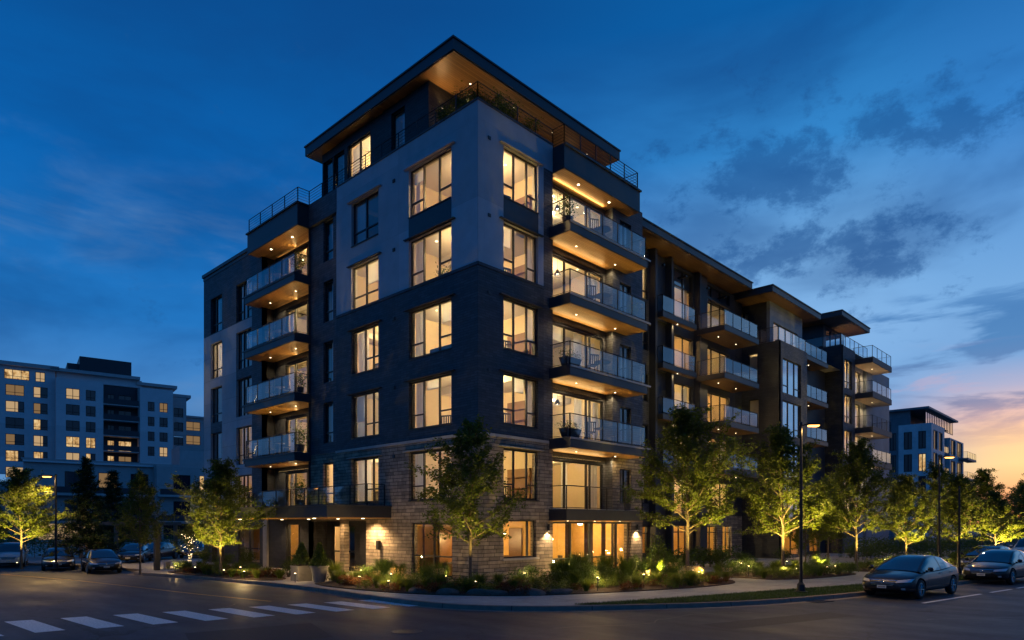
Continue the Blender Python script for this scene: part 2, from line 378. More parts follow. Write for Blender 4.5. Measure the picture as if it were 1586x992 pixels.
def ceiling_lamp(root, x, y, z1, power, drop=.35, col=(1, .71, .32), r=.12):
    l = MB(); l.tube((x, y, z1 - .01), (x, y, z1 - drop + .05), .01, .01, FRAME, 6)
    l.lathe([(.02, .06), (r, .03), (r * 1.1, 0), (r, -.03), (.02, -.05)], LAMPG, 12, (x, y, z1 - drop))
    o = l.build('ceiling_lamp', root)
    if col == (1, .71, .32): h_ = (int(x * 7) + int(y * 5) + int(z1 * 3)) % 4; col = ((1, .60, .22), (1, .68, .28), (1, .71, .31), (1, .65, .26))[h_]
    light('POINT', (x, y, z1 - drop - .12), power * 4.3, col, root, .12)
    return o
def railing(root, pts, z, h=1.02, glass=True, step=1.3, bars=0, top=.03, closed=False, kick=.06):
    """balustrade along the polyline pts (xy) standing at z"""
    mb = MB(); g = MB()
    for (p, q) in zip(pts[:-1], pts[1:]):
        p = Vector(p); q = Vector(q); L = (q - p).length; n = max(1, round(L / step)); d = (q - p) / n
        mb.tube((p.x, p.y, z + h), (q.x, q.y, z + h), top * .75, top * .75, RAILM, 6)
        mb.tube((p.x, p.y, z + kick), (q.x, q.y, z + kick), .014, .014, RAILM, 6)
        for i in range(n + 1):
            c = p + d * i
            mb.box(c.x - .02, c.x + .02, c.y - .02, c.y + .02, z - .02, z + h, RAILM)
        for b in range(bars):
            zz = z + kick + (h - kick) * (b + 1) / (bars + 1)
            mb.tube((p.x, p.y, zz), (q.x, q.y, zz), .010, .010, RAILM, 5)
        if glass:
            for i in range(n):
                a = p + d * (i + .03); b = p + d * (i + .97)
                g.poly([(a.x, a.y, z + kick + .03), (b.x, b.y, z + kick + .03), (b.x, b.y, z + h - .04), (a.x, a.y, z + h - .04)], BALG)
    o = mb.build('railing', root)
    if glass: g.build('glass_panel', root)
    return o
def balcony(root, x0, x1, y0, y1, z, wall_side, th=.42, soff=None, deep=None, lights=2, power=45, glass=True, trim=False, step=1.3, inset=.07, col=(1, .70, .33), fmat=None, rail=True, h=1.02, bars=0, kick=.06):
    """x0..y1 = projecting slab; deep = how far the slab and soffit run on behind the wall line"""
    b = MB(); X0, X1, Y0, Y1 = x0, x1, y0, y1
    b.box(x0, x1, y0, y1, z - th, z - .012, fmat or FASCIA); b.box(x0 + .05, x1 - .05, y0 + .05, y1 - .003, z - .010, z + .002, DECK)
    if trim:
        if wall_side == '+y': b.box(x0, x1 + .25, y0 - .04, y0 - .002, z - .10, z - .02, TRIM)
        if wall_side == '+x': b.box(x0 - .04, x0 - .002, y0, y1 + .25, z - .10, z - .02, FASCIA)
    o = b.build('balcony', root)
    s = MB(); i = .05
    sx0, sx1, sy0, sy1 = x0 + i, x1 - i, y0 + i, y1 - i
    if wall_side == '+y': sy1 = y1 - .003
    if wall_side == '+x': sx1 = x1 - .003
    s.box(sx0, sx1, sy0, sy1, z - th - .02, z - th - .002, soff or SOFFX); s.build('soffit', o)
    if rail:
        if wall_side == '+y': pts = [(x0 + inset, y1), (x0 + inset, y0 + inset), (x1 - inset, y0 + inset), (x1 - inset, y1)]
        else: pts = [(x1, y0 + inset), (x0 + inset, y0 + inset), (x0 + inset, y1 - inset), (x1, y1 - inset)]
        railing(o, pts, z, h, glass, step, bars, kick=kick)
    for k in range(lights):
        f = (k + .5) / lights
        if wall_side == '+y': lx, ly = x0 + (x1 - x0) * f, y0 + (y1 - y0) * .55
        else: lx, ly = x0 + (x1 - x0) * .55, y0 + (y1 - y0) * f
        d = MB(); d.lathe([(.035, 0), (.035, -.010), (.0, -.012)], DOWN, 12, (lx, ly, z - th - .021)); d.build('downlight', o)
    if power:
        for k in range(lights):
            f = (k + .5) / lights
            if wall_side == '+y': lx, ly = x0 + (x1 - x0) * f, y1 - (y1 - y0) * .35
            else: lx, ly = x1 - (x1 - x0) * .35, y0 + (y1 - y0) * f
            light('SPOT', (lx, ly, z - th - .04), 2.6 * power / lights, col, o, .04, spot=150, blend=.5, aim=(lx, ly, z - th - 2))
    return o

# ================================================================ GROUND
def sheet(name, pts, z, mat, kind='structure', sides=None, z0=None, label=None, cat=None):
    bm = bmesh.new(); vs = [bm.verts.new((x, y, z)) for x, y in pts]; f = bm.faces.new(vs)
    if f.normal.z < 0: f.normal_flip()
    me = bpy.data.meshes.new(name)
    if sides is not None:
        lo = [bm.verts.new((x, y, z0)) for x, y in pts]
        n = len(pts)
        for i in range(n): bm.faces.new((vs[i], vs[(i + 1) % n], lo[(i + 1) % n], lo[i]))
    bmesh.ops.triangulate(bm, faces=[fc for fc in bm.faces if len(fc.verts) > 4])
    bmesh.ops.recalc_face_normals(bm, faces=bm.faces)
    bm.to_mesh(me); bm.free(); me.materials.append(mat)
    o = bpy.data.objects.new(name, me); C.objects.link(o)
    if kind: o['kind'] = kind
    return tag(o, label, cat)
def asphalt(t):
    pos = t.new('ShaderNodeNewGeometry').outputs['Position']
    a = t.noise(pos, .35, 6, .6); b = t.noise(pos, 90, 3, .7); c = t.noise(t.vmath('MULTIPLY', pos, (1, .25, 1)), .8, 5, .6)
    v = t.new('ShaderNodeTexVoronoi', feature='DISTANCE_TO_EDGE'); t.put(v.inputs['Vector'], t.vmath('ADD', pos, t.comb(t.math('MULTIPLY', c, 3.0), t.math('MULTIPLY', a, 3.0), 0))); v.inputs['Scale'].default_value = .10
    crack = t.math('MULTIPLY', t.math('LESS_THAN', v.outputs[0], .0028), .75)
    col = t.mix(1, (.034, .039, .052), t.ramp(a, [(.3, .55), (.5, .95), (.7, 1.45)]), 'MULTIPLY')
    col = t.mix(1, col, t.ramp(b, [(.3, .5), (.7, 1.6)]), 'MULTIPLY')
    col = t.mix(1, col, t.ramp(t.noise(pos, 3.0, 6, .7), [(.35, .75), (.65, 1.25)]), 'MULTIPLY')
    col = t.mix(crack, col, (.012, .012, .012))
    rough = t.ramp(t.math('ADD', t.math('MULTIPLY', c, .6), t.math('MULTIPLY', a, .4)), [(.35, .48), (.65, .78)])
    return bsdf(t, col, t.sep(rough)[0], bump=b, bs=.35, bd=.012, spec=.5)
ASPH = M('asphalt', asphalt)
def paving(t, c=(.34, .33, .31), jx=1.5):
    pos = t.new('ShaderNodeNewGeometry').outputs['Position']; p = t.sep(pos)
    # joints across the walk follow the distance from the building corner
    ang = t.math('ARCTAN2', t.math('SUBTRACT', p[1], 9), t.math('SUBTRACT', p[0], 7))
    a = t.noise(pos, .7, 6, .65); b = t.noise(pos, 60, 3, .6); cst = t.noise(pos, 5, 4, .6)
    fx = t.math('FRACT', t.math('DIVIDE', t.math('ADD', p[0], t.math('MULTIPLY', p[1], .25)), jx))
    fy = t.math('FRACT', t.math('DIVIDE', t.math('SUBTRACT', p[1], t.math('MULTIPLY', p[0], .05)), jx))
    g = t.math('MAXIMUM', t.math('LESS_THAN', fx, .012), t.math('LESS_THAN', fy, .012))
    col = t.mix(1, c, t.ramp(a, [(.3, .75), (.7, 1.2)]), 'MULTIPLY')
    col = t.mix(1, col, t.ramp(t.math('ADD', t.math('MULTIPLY', b, .6), t.math('MULTIPLY', cst, .4)), [(.35, .8), (.65, 1.2)]), 'MULTIPLY')
    col = t.mix(t.math('MULTIPLY', g, .75), col, (.05, .05, .05))
    return bsdf(t, col, .8, bump=t.math('SUBTRACT', b, t.math('MULTIPLY', g, 2.0)), bs=.3, bd=.01)
PAVE = M('sidewalk_concrete', paving)
CURB = M('curb_concrete', plain, c=(.20, .165, .135), rough=.85, nv=.25, ns=3, bs=.3)
PAINT = M('road_paint', lambda t: (lambda pos: bsdf(t, t.mix(t.math('MULTIPLY', t.smooth(t.noise(pos, 22, 6, .75), .50, .64), .7), (.78, .78, .76), (.12, .12, .12)), .55, bump=t.noise(pos, 90, 2), bs=.2))(t.new('ShaderNodeNewGeometry').outputs['Position']))
YPAINT = M('yellow_paint', lambda t: (lambda pos: bsdf(t, t.mix(t.math('MULTIPLY', t.smooth(t.noise(pos, 14, 6, .7), .42, .62), .75), (.60, .30, .04), (.07, .065, .06)), .55))(t.new('ShaderNodeNewGeometry').outputs['Position']))
MULCH = M('bark_mulch', lambda t: (lambda pos: bsdf(t, t.ramp(t.noise(pos, 30, 6, .7), [(.3, (.018, .010, .006)), (.6, (.085, .045, .025)), (.75, (.15, .09, .05))]), .9, bump=t.noise(pos, 35, 5, .7), bs=1, bd=.05))(t.new('ShaderNodeNewGeometry').outputs['Position']))
TURF = M('turf_soil', plain, c=(.020, .042, .010), rough=.9, nv=.3, ns=6, bs=.4, bscale=80)
sheet('road', [(-2500, -2500), (2500, -2500), (2500, 2500), (-2500, 2500)], 0, ASPH)
def spline(pts, n=6):
    out = []
    for i in range(len(pts) - 1):
        p0 = Vector(pts[max(i - 1, 0)]); p1 = Vector(pts[i]); p2 = Vector(pts[i + 1]); p3 = Vector(pts[min(i + 2, len(pts) - 1)])
        for k in range(n):
            s = k / n
            v = .5 * ((2 * p1) + (p2 - p0) * s + (2 * p0 - 5 * p1 + 4 * p2 - p3) * s * s + (3 * p1 - p0 - 3 * p2 + p3) * s ** 3)
            out.append((v.x, v.y))
    out.append(tuple(pts[-1])); return out
CURBL = [(-27, 75), (-14, 45), (-8.3, 31.5), (-6.7, 26.5), (-6.0, 21), (-6.15, 19.7), (-6.85, 18.2), (-6.3, 15.5), (-5.75, 13), (-5.22, 8.1), (-5.03, 4.1), (-5.22, .5), (-5.32, -1.9), (-5.05, -4.2), (-4.18, -5.85), (-2.73, -7.3), (-1.14, -8.5), (.65, -9.65), (3.06, -10.75), (7.55, -12.0), (14.9, -13.4), (25, -15.2), (60, -21), (150, -36)]
cs = spline(CURBL)
def offset(pl, d):
    out = []
    for i, p in enumerate(pl):
        a = Vector(pl[max(i - 1, 0)]); b = Vector(pl[min(i + 1, len(pl) - 1)]); v = (b - a).normalized()
        out.append((p[0] - v.y * d, p[1] + v.x * d))
    return out
block = cs + [(150, 90), (-27, 90)]
sheet('sidewalk', block, .126, PAVE, sides=1, z0=-.05)
cb = MB(); ci = offset(cs, .17)
for i in range(len(cs) - 1):
    a, b, c_, d = cs[i], cs[i + 1], ci[i + 1], ci[i]
    ao, bo = offset(cs, -.012)[i] if False else a, b
    cb.poly([(a[0], a[1], .138), (b[0], b[1], .138), (c_[0], c_[1], .138), (d[0], d[1], .138)], CURB)
co = offset(cs, -.018)
for i in range(len(cs) - 1):
    a, b, c_, d = cs[i], cs[i + 1], co[i + 1], co[i]
    cb.poly([(a[0], a[1], .138), (b[0], b[1], .138), (c_[0], c_[1], .0), (d[0], d[1], .0)], CURB)
acc = 0
for i in range(len(cs) - 1):
    a, b = Vector(cs[i]), Vector(cs[i + 1]); L_ = (b - a).length; acc += L_
    if acc > 2.2:
        acc = 0; d_ = (b - a).normalized() * .022; n_ = Vector((-d_.y, d_.x)).normalized()
        p0, p1 = a, a + d_
        for q0, q1, h0, h1 in ((-.006, .172, .1395, .1395), (-.0215, -.003, .0, .1395)):
            cb.poly([(p0.x + n_.x * q0, p0.y + n_.y * q0, h0), (p1.x + n_.x * q0, p1.y + n_.y * q0, h0), (p1.x + n_.x * q1, p1.y + n_.y * q1, h1), (p0.x + n_.x * q1, p0.y + n_.y * q1, h1)], FRAME)
tag(cb.build('curb'), kind='structure')
gut = MB(); g1 = offset(cs, -.30)
for i in range(len(cs) - 1):
    gut.poly([(co[i][0], co[i][1], .004), (co[i + 1][0], co[i + 1][1], .004), (g1[i + 1][0], g1[i + 1][1], .004), (g1[i][0], g1[i][1], .004)], CURB)
tag(gut.build('gutter'), kind='structure')
# opposite corner, a sliver of its walk in the lower right
sheet('far_sidewalk', spline([(3.2, -26), (.3, -20), (.5, -17.9), (1.4, -17.45), (3.2, -17.5), (10, -18.3), (40, -22), (120, -36)], 4) + [(120, -60), (3.2, -60)], .05, PAVE, sides=1, z0=-.05)
# markings
mk = MB()
def quad_strip(mb, c0, c1, w_, z, mat):
    a = Vector(c0); b = Vector(c1); d = (b - a).normalized(); n = Vector((-d.y, d.x)) * w_ / 2
    mb.poly([(a.x - n.x, a.y - n.y, z), (b.x - n.x, b.y - n.y, z), (b.x + n.x, b.y + n.y, z), (a.x + n.x, a.y + n.y, z)], mat)
x = -16.2; k = 0
while x < -5.7:
    f = (x + 14.9) / 9.3; yb = -.75 - 2.15 * max(0, f) if f > 0 else -.7; yt = 2.1 - 2.4 * max(0, f) if f > 0 else 2.1
    mk.poly([(x + .12, yb, .005), (x + .72, yb - .04, .005), (x + .60, yt - .12, .005), (x, yt, .005)], PAINT)
    x += 1.19 if k < 5 else 1.12; k += 1
tag(mk.build('crosswalk_stripes'), kind='structure')
yl = MB(); yp = spline([(-13.5, 31), (-11.53, 23.67), (-10.14, 17.3), (-9.41, 12.5), (-8.64, 6.1), (-7.9, 1.6)], 5)
for i in range(len(yp) - 1): quad_strip(yl, yp[i], yp[i + 1], .13, .005, YPAINT)
tag(yl.build('yellow_road_line'), kind='structure')
rl = MB()
quad_strip(rl, (6.41, -13.92 - .2), (11.27, -14.9), .13, .005, PAINT); quad_strip(rl, (12.2, -15.05), (14.3, -15.4), .13, .005, PAINT); quad_strip(rl, (15, -15.5), (19, -16.1), .13, .005, PAINT); quad_strip(rl, (22, -16.6), (27, -17.4), .13, .005, PAINT)
tag(rl.build('white_road_line'), kind='structure')
mh = MB(); mh.lathe([(0, .007), (.30, .007), (.31, .010), (.36, .010), (.37, .004)], FASCIA, 28, (-8.79, -6.85, 0))
tag(mh.build('manhole_cover'), 'round dark iron manhole cover in the foreground asphalt', 'manhole cover')
PATCH = M('asphalt_patch', plain, c=(.020, .022, .028), rough=.7, nv=.3, ns=5, bs=.5, bscale=90)
sheet('road_patch', [(-13.2, -5.6), (-10.4, -6.3), (-9.6, -3.9), (-12.5, -3.3)], .004, PATCH)
sheet('road_patch', [(-3.2, -12.2), (1.6, -13.6), (1.9, -12.7), (-2.9, -11.3)], .004, PATCH)
sk = MB(); R = random.Random(9)
for (x, y, a, n) in ((-15, -10, .4, 26), (-6, -9, -.5, 22), (-12.5, 6.5, 1.7, 24), (2, -15.2, -.15, 24), (-9, -2, 2.4, 14)):
    p = Vector((x, y))
    for i in range(n):
        a += R.gauss(0, .28); q = p + Vector((cos(a), sin(a))) * .32; quad_strip(sk, p, q, R.uniform(.018, .045), .0042, FRAME); p = q
tag(sk.build('tar_sealed_cracks'), kind='structure')
dgt = empty('storm_drain', (4.6, -11.55, .0), 'iron storm drain grate in the gutter beside the lawn strip', 'storm drain', rz=-.27)
m = MB(); m.box(-.42, .42, -.24, .24, -.02, .010, FRAME); m.build('pit', dgt, loc='local')
m = MB()
for q in range(9): m.box(-.40 + q * .096, -.36 + q * .096, -.22, .22, .0105, .020, FASCIA)
m.build('grate', dgt, loc='local')
# planting beds and lawn
BED1 = spline([(-4.15, 5.3), (-4.45, 3.6), (-4.25, .6), (-3.55, -1.7), (-2.0, -3.85), (0, -5.05), (2.6, -6.05), (5.5, -6.85), (8.0, -6.9), (9.3, -6.2)], 5) + [(9.6, -2.6), (11.8, -.9), (11.8, -.05), (-.05, -.05), (-.05, 5.6), (-2.2, 6.1)]
BED2 = spline([(-5.6, 17.2), (-5.75, 14.6), (-5.35, 11.5), (-4.95, 8.9), (-4.2, 8.2), (-3.4, 9.2), (-3.0, 12.5), (-2.8, 16.8), (-4.2, 18)], 4)
BED3 = spline([(10.9, -7.3), (12.5, -8.2), (15.6, -8.8), (17.6, -8.6), (17.9, -6.4), (16, -4.2), (12.6, -3.6), (10.9, -5)], 4)
BED4 = spline([(19.3, -9.6), (22.5, -10.6), (26.5, -11.4), (27.4, -9.2), (24, -7.2), (19.8, -6.6)], 4)
BED5 = spline([(29, -12.2), (34, -13.2), (40, -14), (41, -10), (35, -8.5), (29.5, -8.8)], 4)
for i, b in enumerate((BED1, BED2, BED3, BED4, BED5)):
    sheet('planting_bed', b, .16, MULCH, sides=1, z0=.1)
LAWN = spline([(-2.64, -6.95), (-.03, -7.75), (2.9, -8.6), (6.05, -9.45), (11.35, -10.95), (17.1, -12.2), (30, -14.4), (60, -19.6)], 4)
lo = [p for p in offset(cs, .19) if -2.4 < p[0] < 60 and p[1] < -7]
LAWNP = LAWN + lo[::-1]
sheet('lawn', LAWNP, .142, TURF)

# ================================================================ MAIN BUILDING (corner block with left wing)
A = empty('apartment_building', (0, 0, 0), 'large corner apartment block with white upper walls, charcoal brick middle and stone base', 'apartment building')
FL = 3.13
def fz(k): return k * FL
def lmat(a, z): return STONE if z < 6.24 else BRICK if z < 13.0 else WHITE
wz = [(fz(k) + .5, fz(k) + 2.6) for k in range(1, 6)]
# left facade x=0
mb = MB(); holes = [(1.6, 4.45, a, b) for a, b in wz] + [(6.75, 9.0, a, b) for a, b in wz] + [(1.56, 4.28, .35, 2.62), (7.75, 10.35, 0, 2.75)]
wall(mb, 'x', 0, 0, 10.35, 0, 19.5, holes, -1, .35, matf=lmat, zsp=(6.24, 13.0))
# narrow dark strip set slightly back
wall(mb, 'x', .12, 10.35, 13.06, 0, 18.3, [(10.85, 11.78, a, b) for a, b in wz] + [(10.35, 13.06, 0, 2.75)], -1, .35, matf=lambda a, z: STONE if z < 6.24 else BRICK2, zsp=(6.24,))
mb.build('wall', A)
# right facade y=0
mb = MB()
wall(mb, 'y', 0, .352, 3.98, 0, 19.5, [(1.46, 3.62, a, b) for a, b in wz] + [(1.46, 3.5, 1.15, 2.75)], -1, .35, matf=lmat, zsp=(6.24, 13.0))
wall(mb, 'y', 0, 3.98, 4.6, 0, 19.5, [], -1, .45, matf=lambda a, z: STONE if z < 6.24 else WHITE if z > 18.3 else BRICK2, zsp=(6.24, 18.3))
wall(mb, 'y', 0, 9.17, 11.85, 3.3, 18.9, [(9.8, 10.8, a + .0, b - .35) for a, b in wz], -1, .45, matf=lambda a, z: STONE if z < 6.24 else BRICK2, zsp=(6.24,))
wall(mb, 'y', 0, 10.8, 11.85, 0, 3.3, [], -1, .45, mat=STONE)
wall(mb, 'y', 0, 4.6, 10.8, 2.72, 3.3, [], -1, .45, mat=GREYPANEL)
mb.poly([(11.85, 0, 0), (11.85, 26.6, 0), (11.85, 26.6, 18.9), (11.85, 0, 18.9)], BRICK2)
mb.poly([(0, 26.6, 0), (11.85, 26.6, 0), (11.85, 26.6, 18.9), (0, 26.6, 18.9)], GREYPANEL)
mb.build('wall', A)
bd = MB(); bd.box(-.035, -.001, -.035, 10.37, 12.93, 13.05, BRICK); bd.box(-.03, 4.0, -.035, -.001, 12.93, 13.05, BRICK)
bd.build('band_course', A); bd = MB(); bd.box(-.05, -.001, -.05, 10.37, 6.15, 6.27, CONC); bd.box(-.05, 4.3, -.05, -.001, 6.15, 6.27, CONC)
bd.build('band_course', A)
# loggia back walls
mb = MB()
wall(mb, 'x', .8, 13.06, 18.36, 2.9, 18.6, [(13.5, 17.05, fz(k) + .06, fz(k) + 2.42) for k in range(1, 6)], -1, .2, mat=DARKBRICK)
mb.poly([(-.0, 18.36, 2.9), (.8, 18.36, 2.9), (.8, 18.36, 18.6), (0, 18.36, 18.6)], DARKBRICK)
mb.poly([(.0, 13.06, 2.9), (.8, 13.06, 2.9), (.8, 13.06, 18.6), (0, 13.06, 18.6)], DARKBRICK)
mb.build('wall', A)
mb = MB()
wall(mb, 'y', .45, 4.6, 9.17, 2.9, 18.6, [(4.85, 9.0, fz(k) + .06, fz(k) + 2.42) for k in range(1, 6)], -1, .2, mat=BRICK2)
mb.poly([(9.168, 0, 3), (9.168, .45, 3), (9.168, .45, 18.6), (9.168, 0, 18.6)], BRICK2)
mb.build('wall', A)
# wing
WT = [17.35, 14.4, 11.5, 8.55, 5.6]; WH = 2.3
def wmat(a, z):
    if z < 3.3: return DARKBRICK
    if z > 15.0: return BRICK2
    if 19.6 < a < 21.72: return GREYPANEL if z > 14.5 or z < 9.2 else BRICK2 if 11.4 < z < 12.2 else GREYPANEL
    if 23.76 < a < 25.54: return BRICK2 if (z < 12.2 and z > 8.5 and not 11.5 < z < 12.0) else GREYPANEL
    if a < 19.6: return BRICK2
    return GREYPANEL
mb = MB()
wh = [(19.63, 21.72, z - WH, z) for z in WT] + [(23.76, 25.5, z - WH, z) for z in WT] + [(18.6, 21.4, .13, 2.5), (24.5, 25.3, .13, 2.5)]
wall(mb, 'x', 0, 18.36, 26.58, 0, 19.0, wh, -1, .35, matf=wmat, asp=(19.6,), zsp=(3.3, 15.0))
mb.build('wing_wall', A)
cp = MB(); cp.box(-.10, 12, 19.66, 26.68, 19.002, 19.2, FASCIA); cp.box(-.03, 11.9, 18.3, 26.62, 18.80, 19.0, FASCIA); cp.build('roof_coping', A)
# ground floor under the canopy
mb = MB()
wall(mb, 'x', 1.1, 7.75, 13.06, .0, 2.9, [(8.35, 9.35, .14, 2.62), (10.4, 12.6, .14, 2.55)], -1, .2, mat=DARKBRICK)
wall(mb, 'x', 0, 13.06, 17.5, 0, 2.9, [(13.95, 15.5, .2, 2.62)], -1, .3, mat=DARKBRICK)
mb.poly([(.0, 7.75, 0), (1.1, 7.75, 0), (1.1, 7.75, 2.9), (0, 7.75, 2.9)], STONE)
mb.poly([(.0, 13.06, 0), (1.1, 13.06, 0), (1.1, 13.06, 2.9), (0, 13.06, 2.9)], DARKBRICK)
mb.box(-.02, .28, 9.65, 10.0, .1, 2.9, STONE)
mb.box(-.12, .18, 17.5, 17.98, .1, 2.9, CONC)
mb.box(0, .3, 17.98, 18.36, 0, 3.3, DARKBRICK)
mb.box(-.0, 1.3, 7.75, 13.06, .10, .15, CONC)
mb.build('entrance_wall', A)
# doors
def door(root, axis, c, a0, a1, z0, z1, glassy=True, two=False, transom=False, knob=True, rec=.06):
    d = MB(); th = .05; m = (a0 + a1) / 2
    zt = z1 - .45 if transom else z1
    abox(d, axis, c + rec, c + rec + th, a0, a0 + .09, z0, z1, FRAME); abox(d, axis, c + rec, c + rec + th, a1 - .09, a1, z0, z1, FRAME)
    abox(d, axis, c + rec, c + rec + th, a0 + .09, a1 - .09, z1 - .09, z1, FRAME); abox(d, axis, c + rec, c + rec + th, a0 + .09, a1 - .09, z0, z0 + .22, FRAME)
    if transom: abox(d, axis, c + rec, c + rec + th, a0 + .09, a1 - .09, zt - .05, zt + .05, FRAME)
    if two: abox(d, axis, c + rec - .01, c + rec + th, m - .08, m + .08, z0 + .22, z1 - .09, FRAME)
    abox(d, axis, c + rec - .005, c + rec + th, a0 + .09, a1 - .09, z0 + .98, z0 + 1.06, FRAME)
    o = d.build('door', root)
    g = MB(); g.poly([P3(axis, c + rec + .03, a0 + .05, z0 + .1), P3(axis, c + rec + .03, a1 - .05, z0 + .1), P3(axis, c + rec + .03, a1 - .05, z1 - .05), P3(axis, c + rec + .03, a0 + .05, z1 - .05)], GLASS); g.build('pane', o)
    hb = MB(); ah = (a0 + .13) if not two else m + .14
    hb.tube(P3(axis, c + rec - .07, ah, z0 + .9), P3(axis, c + rec - .07, ah, z0 + 1.35), .014, .014, TRIM, 6)
    hb.tube(P3(axis, c + rec - .07, ah, z0 + .95), P3(axis, c + rec + .01, ah, z0 + .95), .01, .01, TRIM, 6); hb.tube(P3(axis, c + rec - .07, ah, z0 + 1.3), P3(axis, c + rec + .01, ah, z0 + 1.3), .01, .01, TRIM, 6)
    hb.build('handle', o)
    return o
door(A, 'x', 1.1, 8.35, 9.35, .14, 2.62, transom=True)
door(A, 'x', 1.1, 10.4, 12.6, .14, 2.55, two=True)
door(A, 'x', 0, 18.6, 20.0, .13, 2.5, two=False); door(A, 'x', 0, 20.0, 21.4, .13, 2.5, two=False)
window(A, 'x', 0, 13.95, 15.5, .2, 2.62, mull=(14.25,), rails=((13.95, 15.5, .85),), rec=.1)
# storefront on the right street side
window(A, 'y', .05, 4.62, 10.78, .28, 2.70, mull=(6.01, 7.48, 9.39, 9.66), rails=((4.62, 9.4, 1.0),), rec=.08, fw=.09, name='storefront')
sb = MB(); sb.box(4.6, 10.8, -.02, .3, 0, .275, CONC); sb.box(1.36, 3.6, -.10, -.002, 1.06, 1.14, CONC); sb.build('sill', A)
window(A, 'y', 0, 1.46, 3.5, 1.15, 2.75, mull=(3.05,), rails=(), rec=.12)
window(A, 'x', 0, 1.56, 4.28, .35, 2.62, mull=(2.85,), rails=((1.56, 4.28, 1.2),), rec=.12)
# windows of the upper floors
CW = {5: [(1.65, 1.95), (4.1, 4.4)], 4: [(3.9, 4.4)], 3: [(3.75, 4.4)], 2: [(3.8, 4.4)], 1: [(3.8, 4.4), (1.65, 1.9)]}
for k in range(1, 6):
    a, b = fz(k) + .5, fz(k) + 2.6
    window(A, 'x', 0, 1.6, 4.45, a, b, mull=(2.51, 3.55), rails=((1.6, 2.51, a + .62), (3.55, 4.45, a + .62)), lintel=True, curt=CW[k])
    window(A, 'y', 0, 1.46, 3.62, a, b, mull=(2.2, 3.01), rails=((1.46, 2.2, a + .62), (3.01, 3.62, a + .62)), lintel=True, curt=[(3.2, 3.6)] if k in (2, 4) else [(1.5, 1.65)] if k != 3 else None)
    window(A, 'x', 0, 6.75, 9.0, a, b, mull=(7.9,) if k > 3 else (7.33, 8.0), rails=((6.75, 7.9, a + .62), (7.9, 9.0, a + .62)) if k > 3 else ((6.75, 8.0, a + .62),), lintel=True,
           curt={5: [(8.3, 8.95)], 4: None, 3: [(8.0, 8.95)], 2: [(8.3, 8.95), (6.8, 7.05)], 1: [(7.8, 8.95)]}[k])
    window(A, 'x', .12, 10.85, 11.78, a, b, rails=((10.85, 11.78, a + .55),), curt=[(11.05, 11.5)] if k > 1 else None, rec=.12)
    window(A, 'y', 0, 9.8, 10.8, a, b - .35, mull=(10.3,), rec=.1, curt=[(10.4, 10.75)])
    window(A, 'x', .8, 13.5, 17.05, fz(k) + .06, fz(k) + 2.42, mull=(14.7, 16.0), rec=.06, curt=[(16.2, 17.0)] if k in (5, 2) else [(16.6, 17.0), (13.6, 14.0)], fw=.07, name='sliding_door')
    window(A, 'y', .45, 4.85, 9.0, fz(k) + .06, fz(k) + 2.42, mull=(6.05, 7.7, 8.0), rec=.06, curt={5: [(8.3, 8.95)], 4: [(8.1, 8.95)], 3: [(7.0, 7.6)], 2: [(7.0, 7.6), (8.5, 8.95)], 1: [(6.1, 6.5), (8.1, 8.9)]}[k], fw=.07, name='sliding_door')
for i, z in enumerate(WT):
    window(A, 'x', 0, 19.63, 21.72, z - WH, z, mull=(20.5, 21.0), rails=((19.63, 20.5, z - WH + .6), (21.0, 21.72, z - WH + .6)), curt=[(21.0, 21.6)] if i in (0, 3) else [(19.75, 20.1)], rec=.15)
    window(A, 'x', 0, 23.76, 25.5, z - WH, z, mull=(24.9,), rails=((23.76, 25.5, z - WH + .6),), curt=[(24.9, 25.4)] if i != 2 else None, rec=.15)
# ---- interior floors, ceilings, partitions
fl = MB()
for k in range(1, 7):
    z = fz(k)
    fl.box(.34, 11.7, .46, 13.0, z - .24, z - .22, CEIL); fl.box(.34, 11.7, .46, 13.0, z - .02, z, FLOORM)
    fl.box(.9, 11.7, 13.0, 18.3, z - .24, z - .22, CEIL); fl.box(.9, 11.7, 13.0, 18.3, z - .02, z, FLOORM)
for i, z in enumerate(WT + [2.5]):
    fl.box(.34, 6, 18.37, 26.5, z + .28, z + .30, CEIL); fl.box(.34, 6, 18.37, 26.5, z + .50, z + .52, FLOORM)
fl.box(.34, 11.7, .46, 13.0, .10, .14, FLOORM); fl.box(.34, 11.7, 13.0, 26.5, .10, .145, FLOORM)
fl.box(.1, 11.8, .1, 26.5, 18.85, 18.95, CONC)
fl.build('floor_slab', A)
pa = MB()
for (a, b, c_, d) in [(4.5, 4.56, .5, 5.5), (.36, 6.0, 5.5, 5.56), (6.0, 6.06, 5.5, 18.3), (.36, 6.0, 10.3, 10.36), (.9, 6.0, 13.0, 13.06), (.8, 6, 18.3, 18.36), (.36, 6.0, 22.6, 22.66), (6.0, 6.06, 18.3, 26.5), (4.56, 9.1, 5.0, 5.06), (9.2, 9.26, .5, 5.0), (11.7, 11.76, .5, 5.0)]:
    pa.box(a, b, c_, d, 3.15, 18.8, CREAM)
AMB = M('amber_wall', plain, c=(.66, .43, .13), rough=.8, nv=.12, bs=0)
pa.box(.5, 11.5, 5.5, 5.56, .14, 2.9, AMB); pa.box(.36, 1.36, 5.4, 5.46, .14, 2.9, AMB); pa.box(11.5, 11.56, .5, 5.5, .14, 2.9, AMB)
pa.box(3.9, 3.96, .5, 3.5, .14, 2.9, AMB)
pa.box(2.9, 2.96, 7.8, 13.0, .14, 2.9, AMB); pa.box(2.5, 2.56, 13.1, 18.3, .14, 2.9, CREAM); pa.box(3.4, 3.46, 18.4, 26.5, .14, 2.9, AMB)
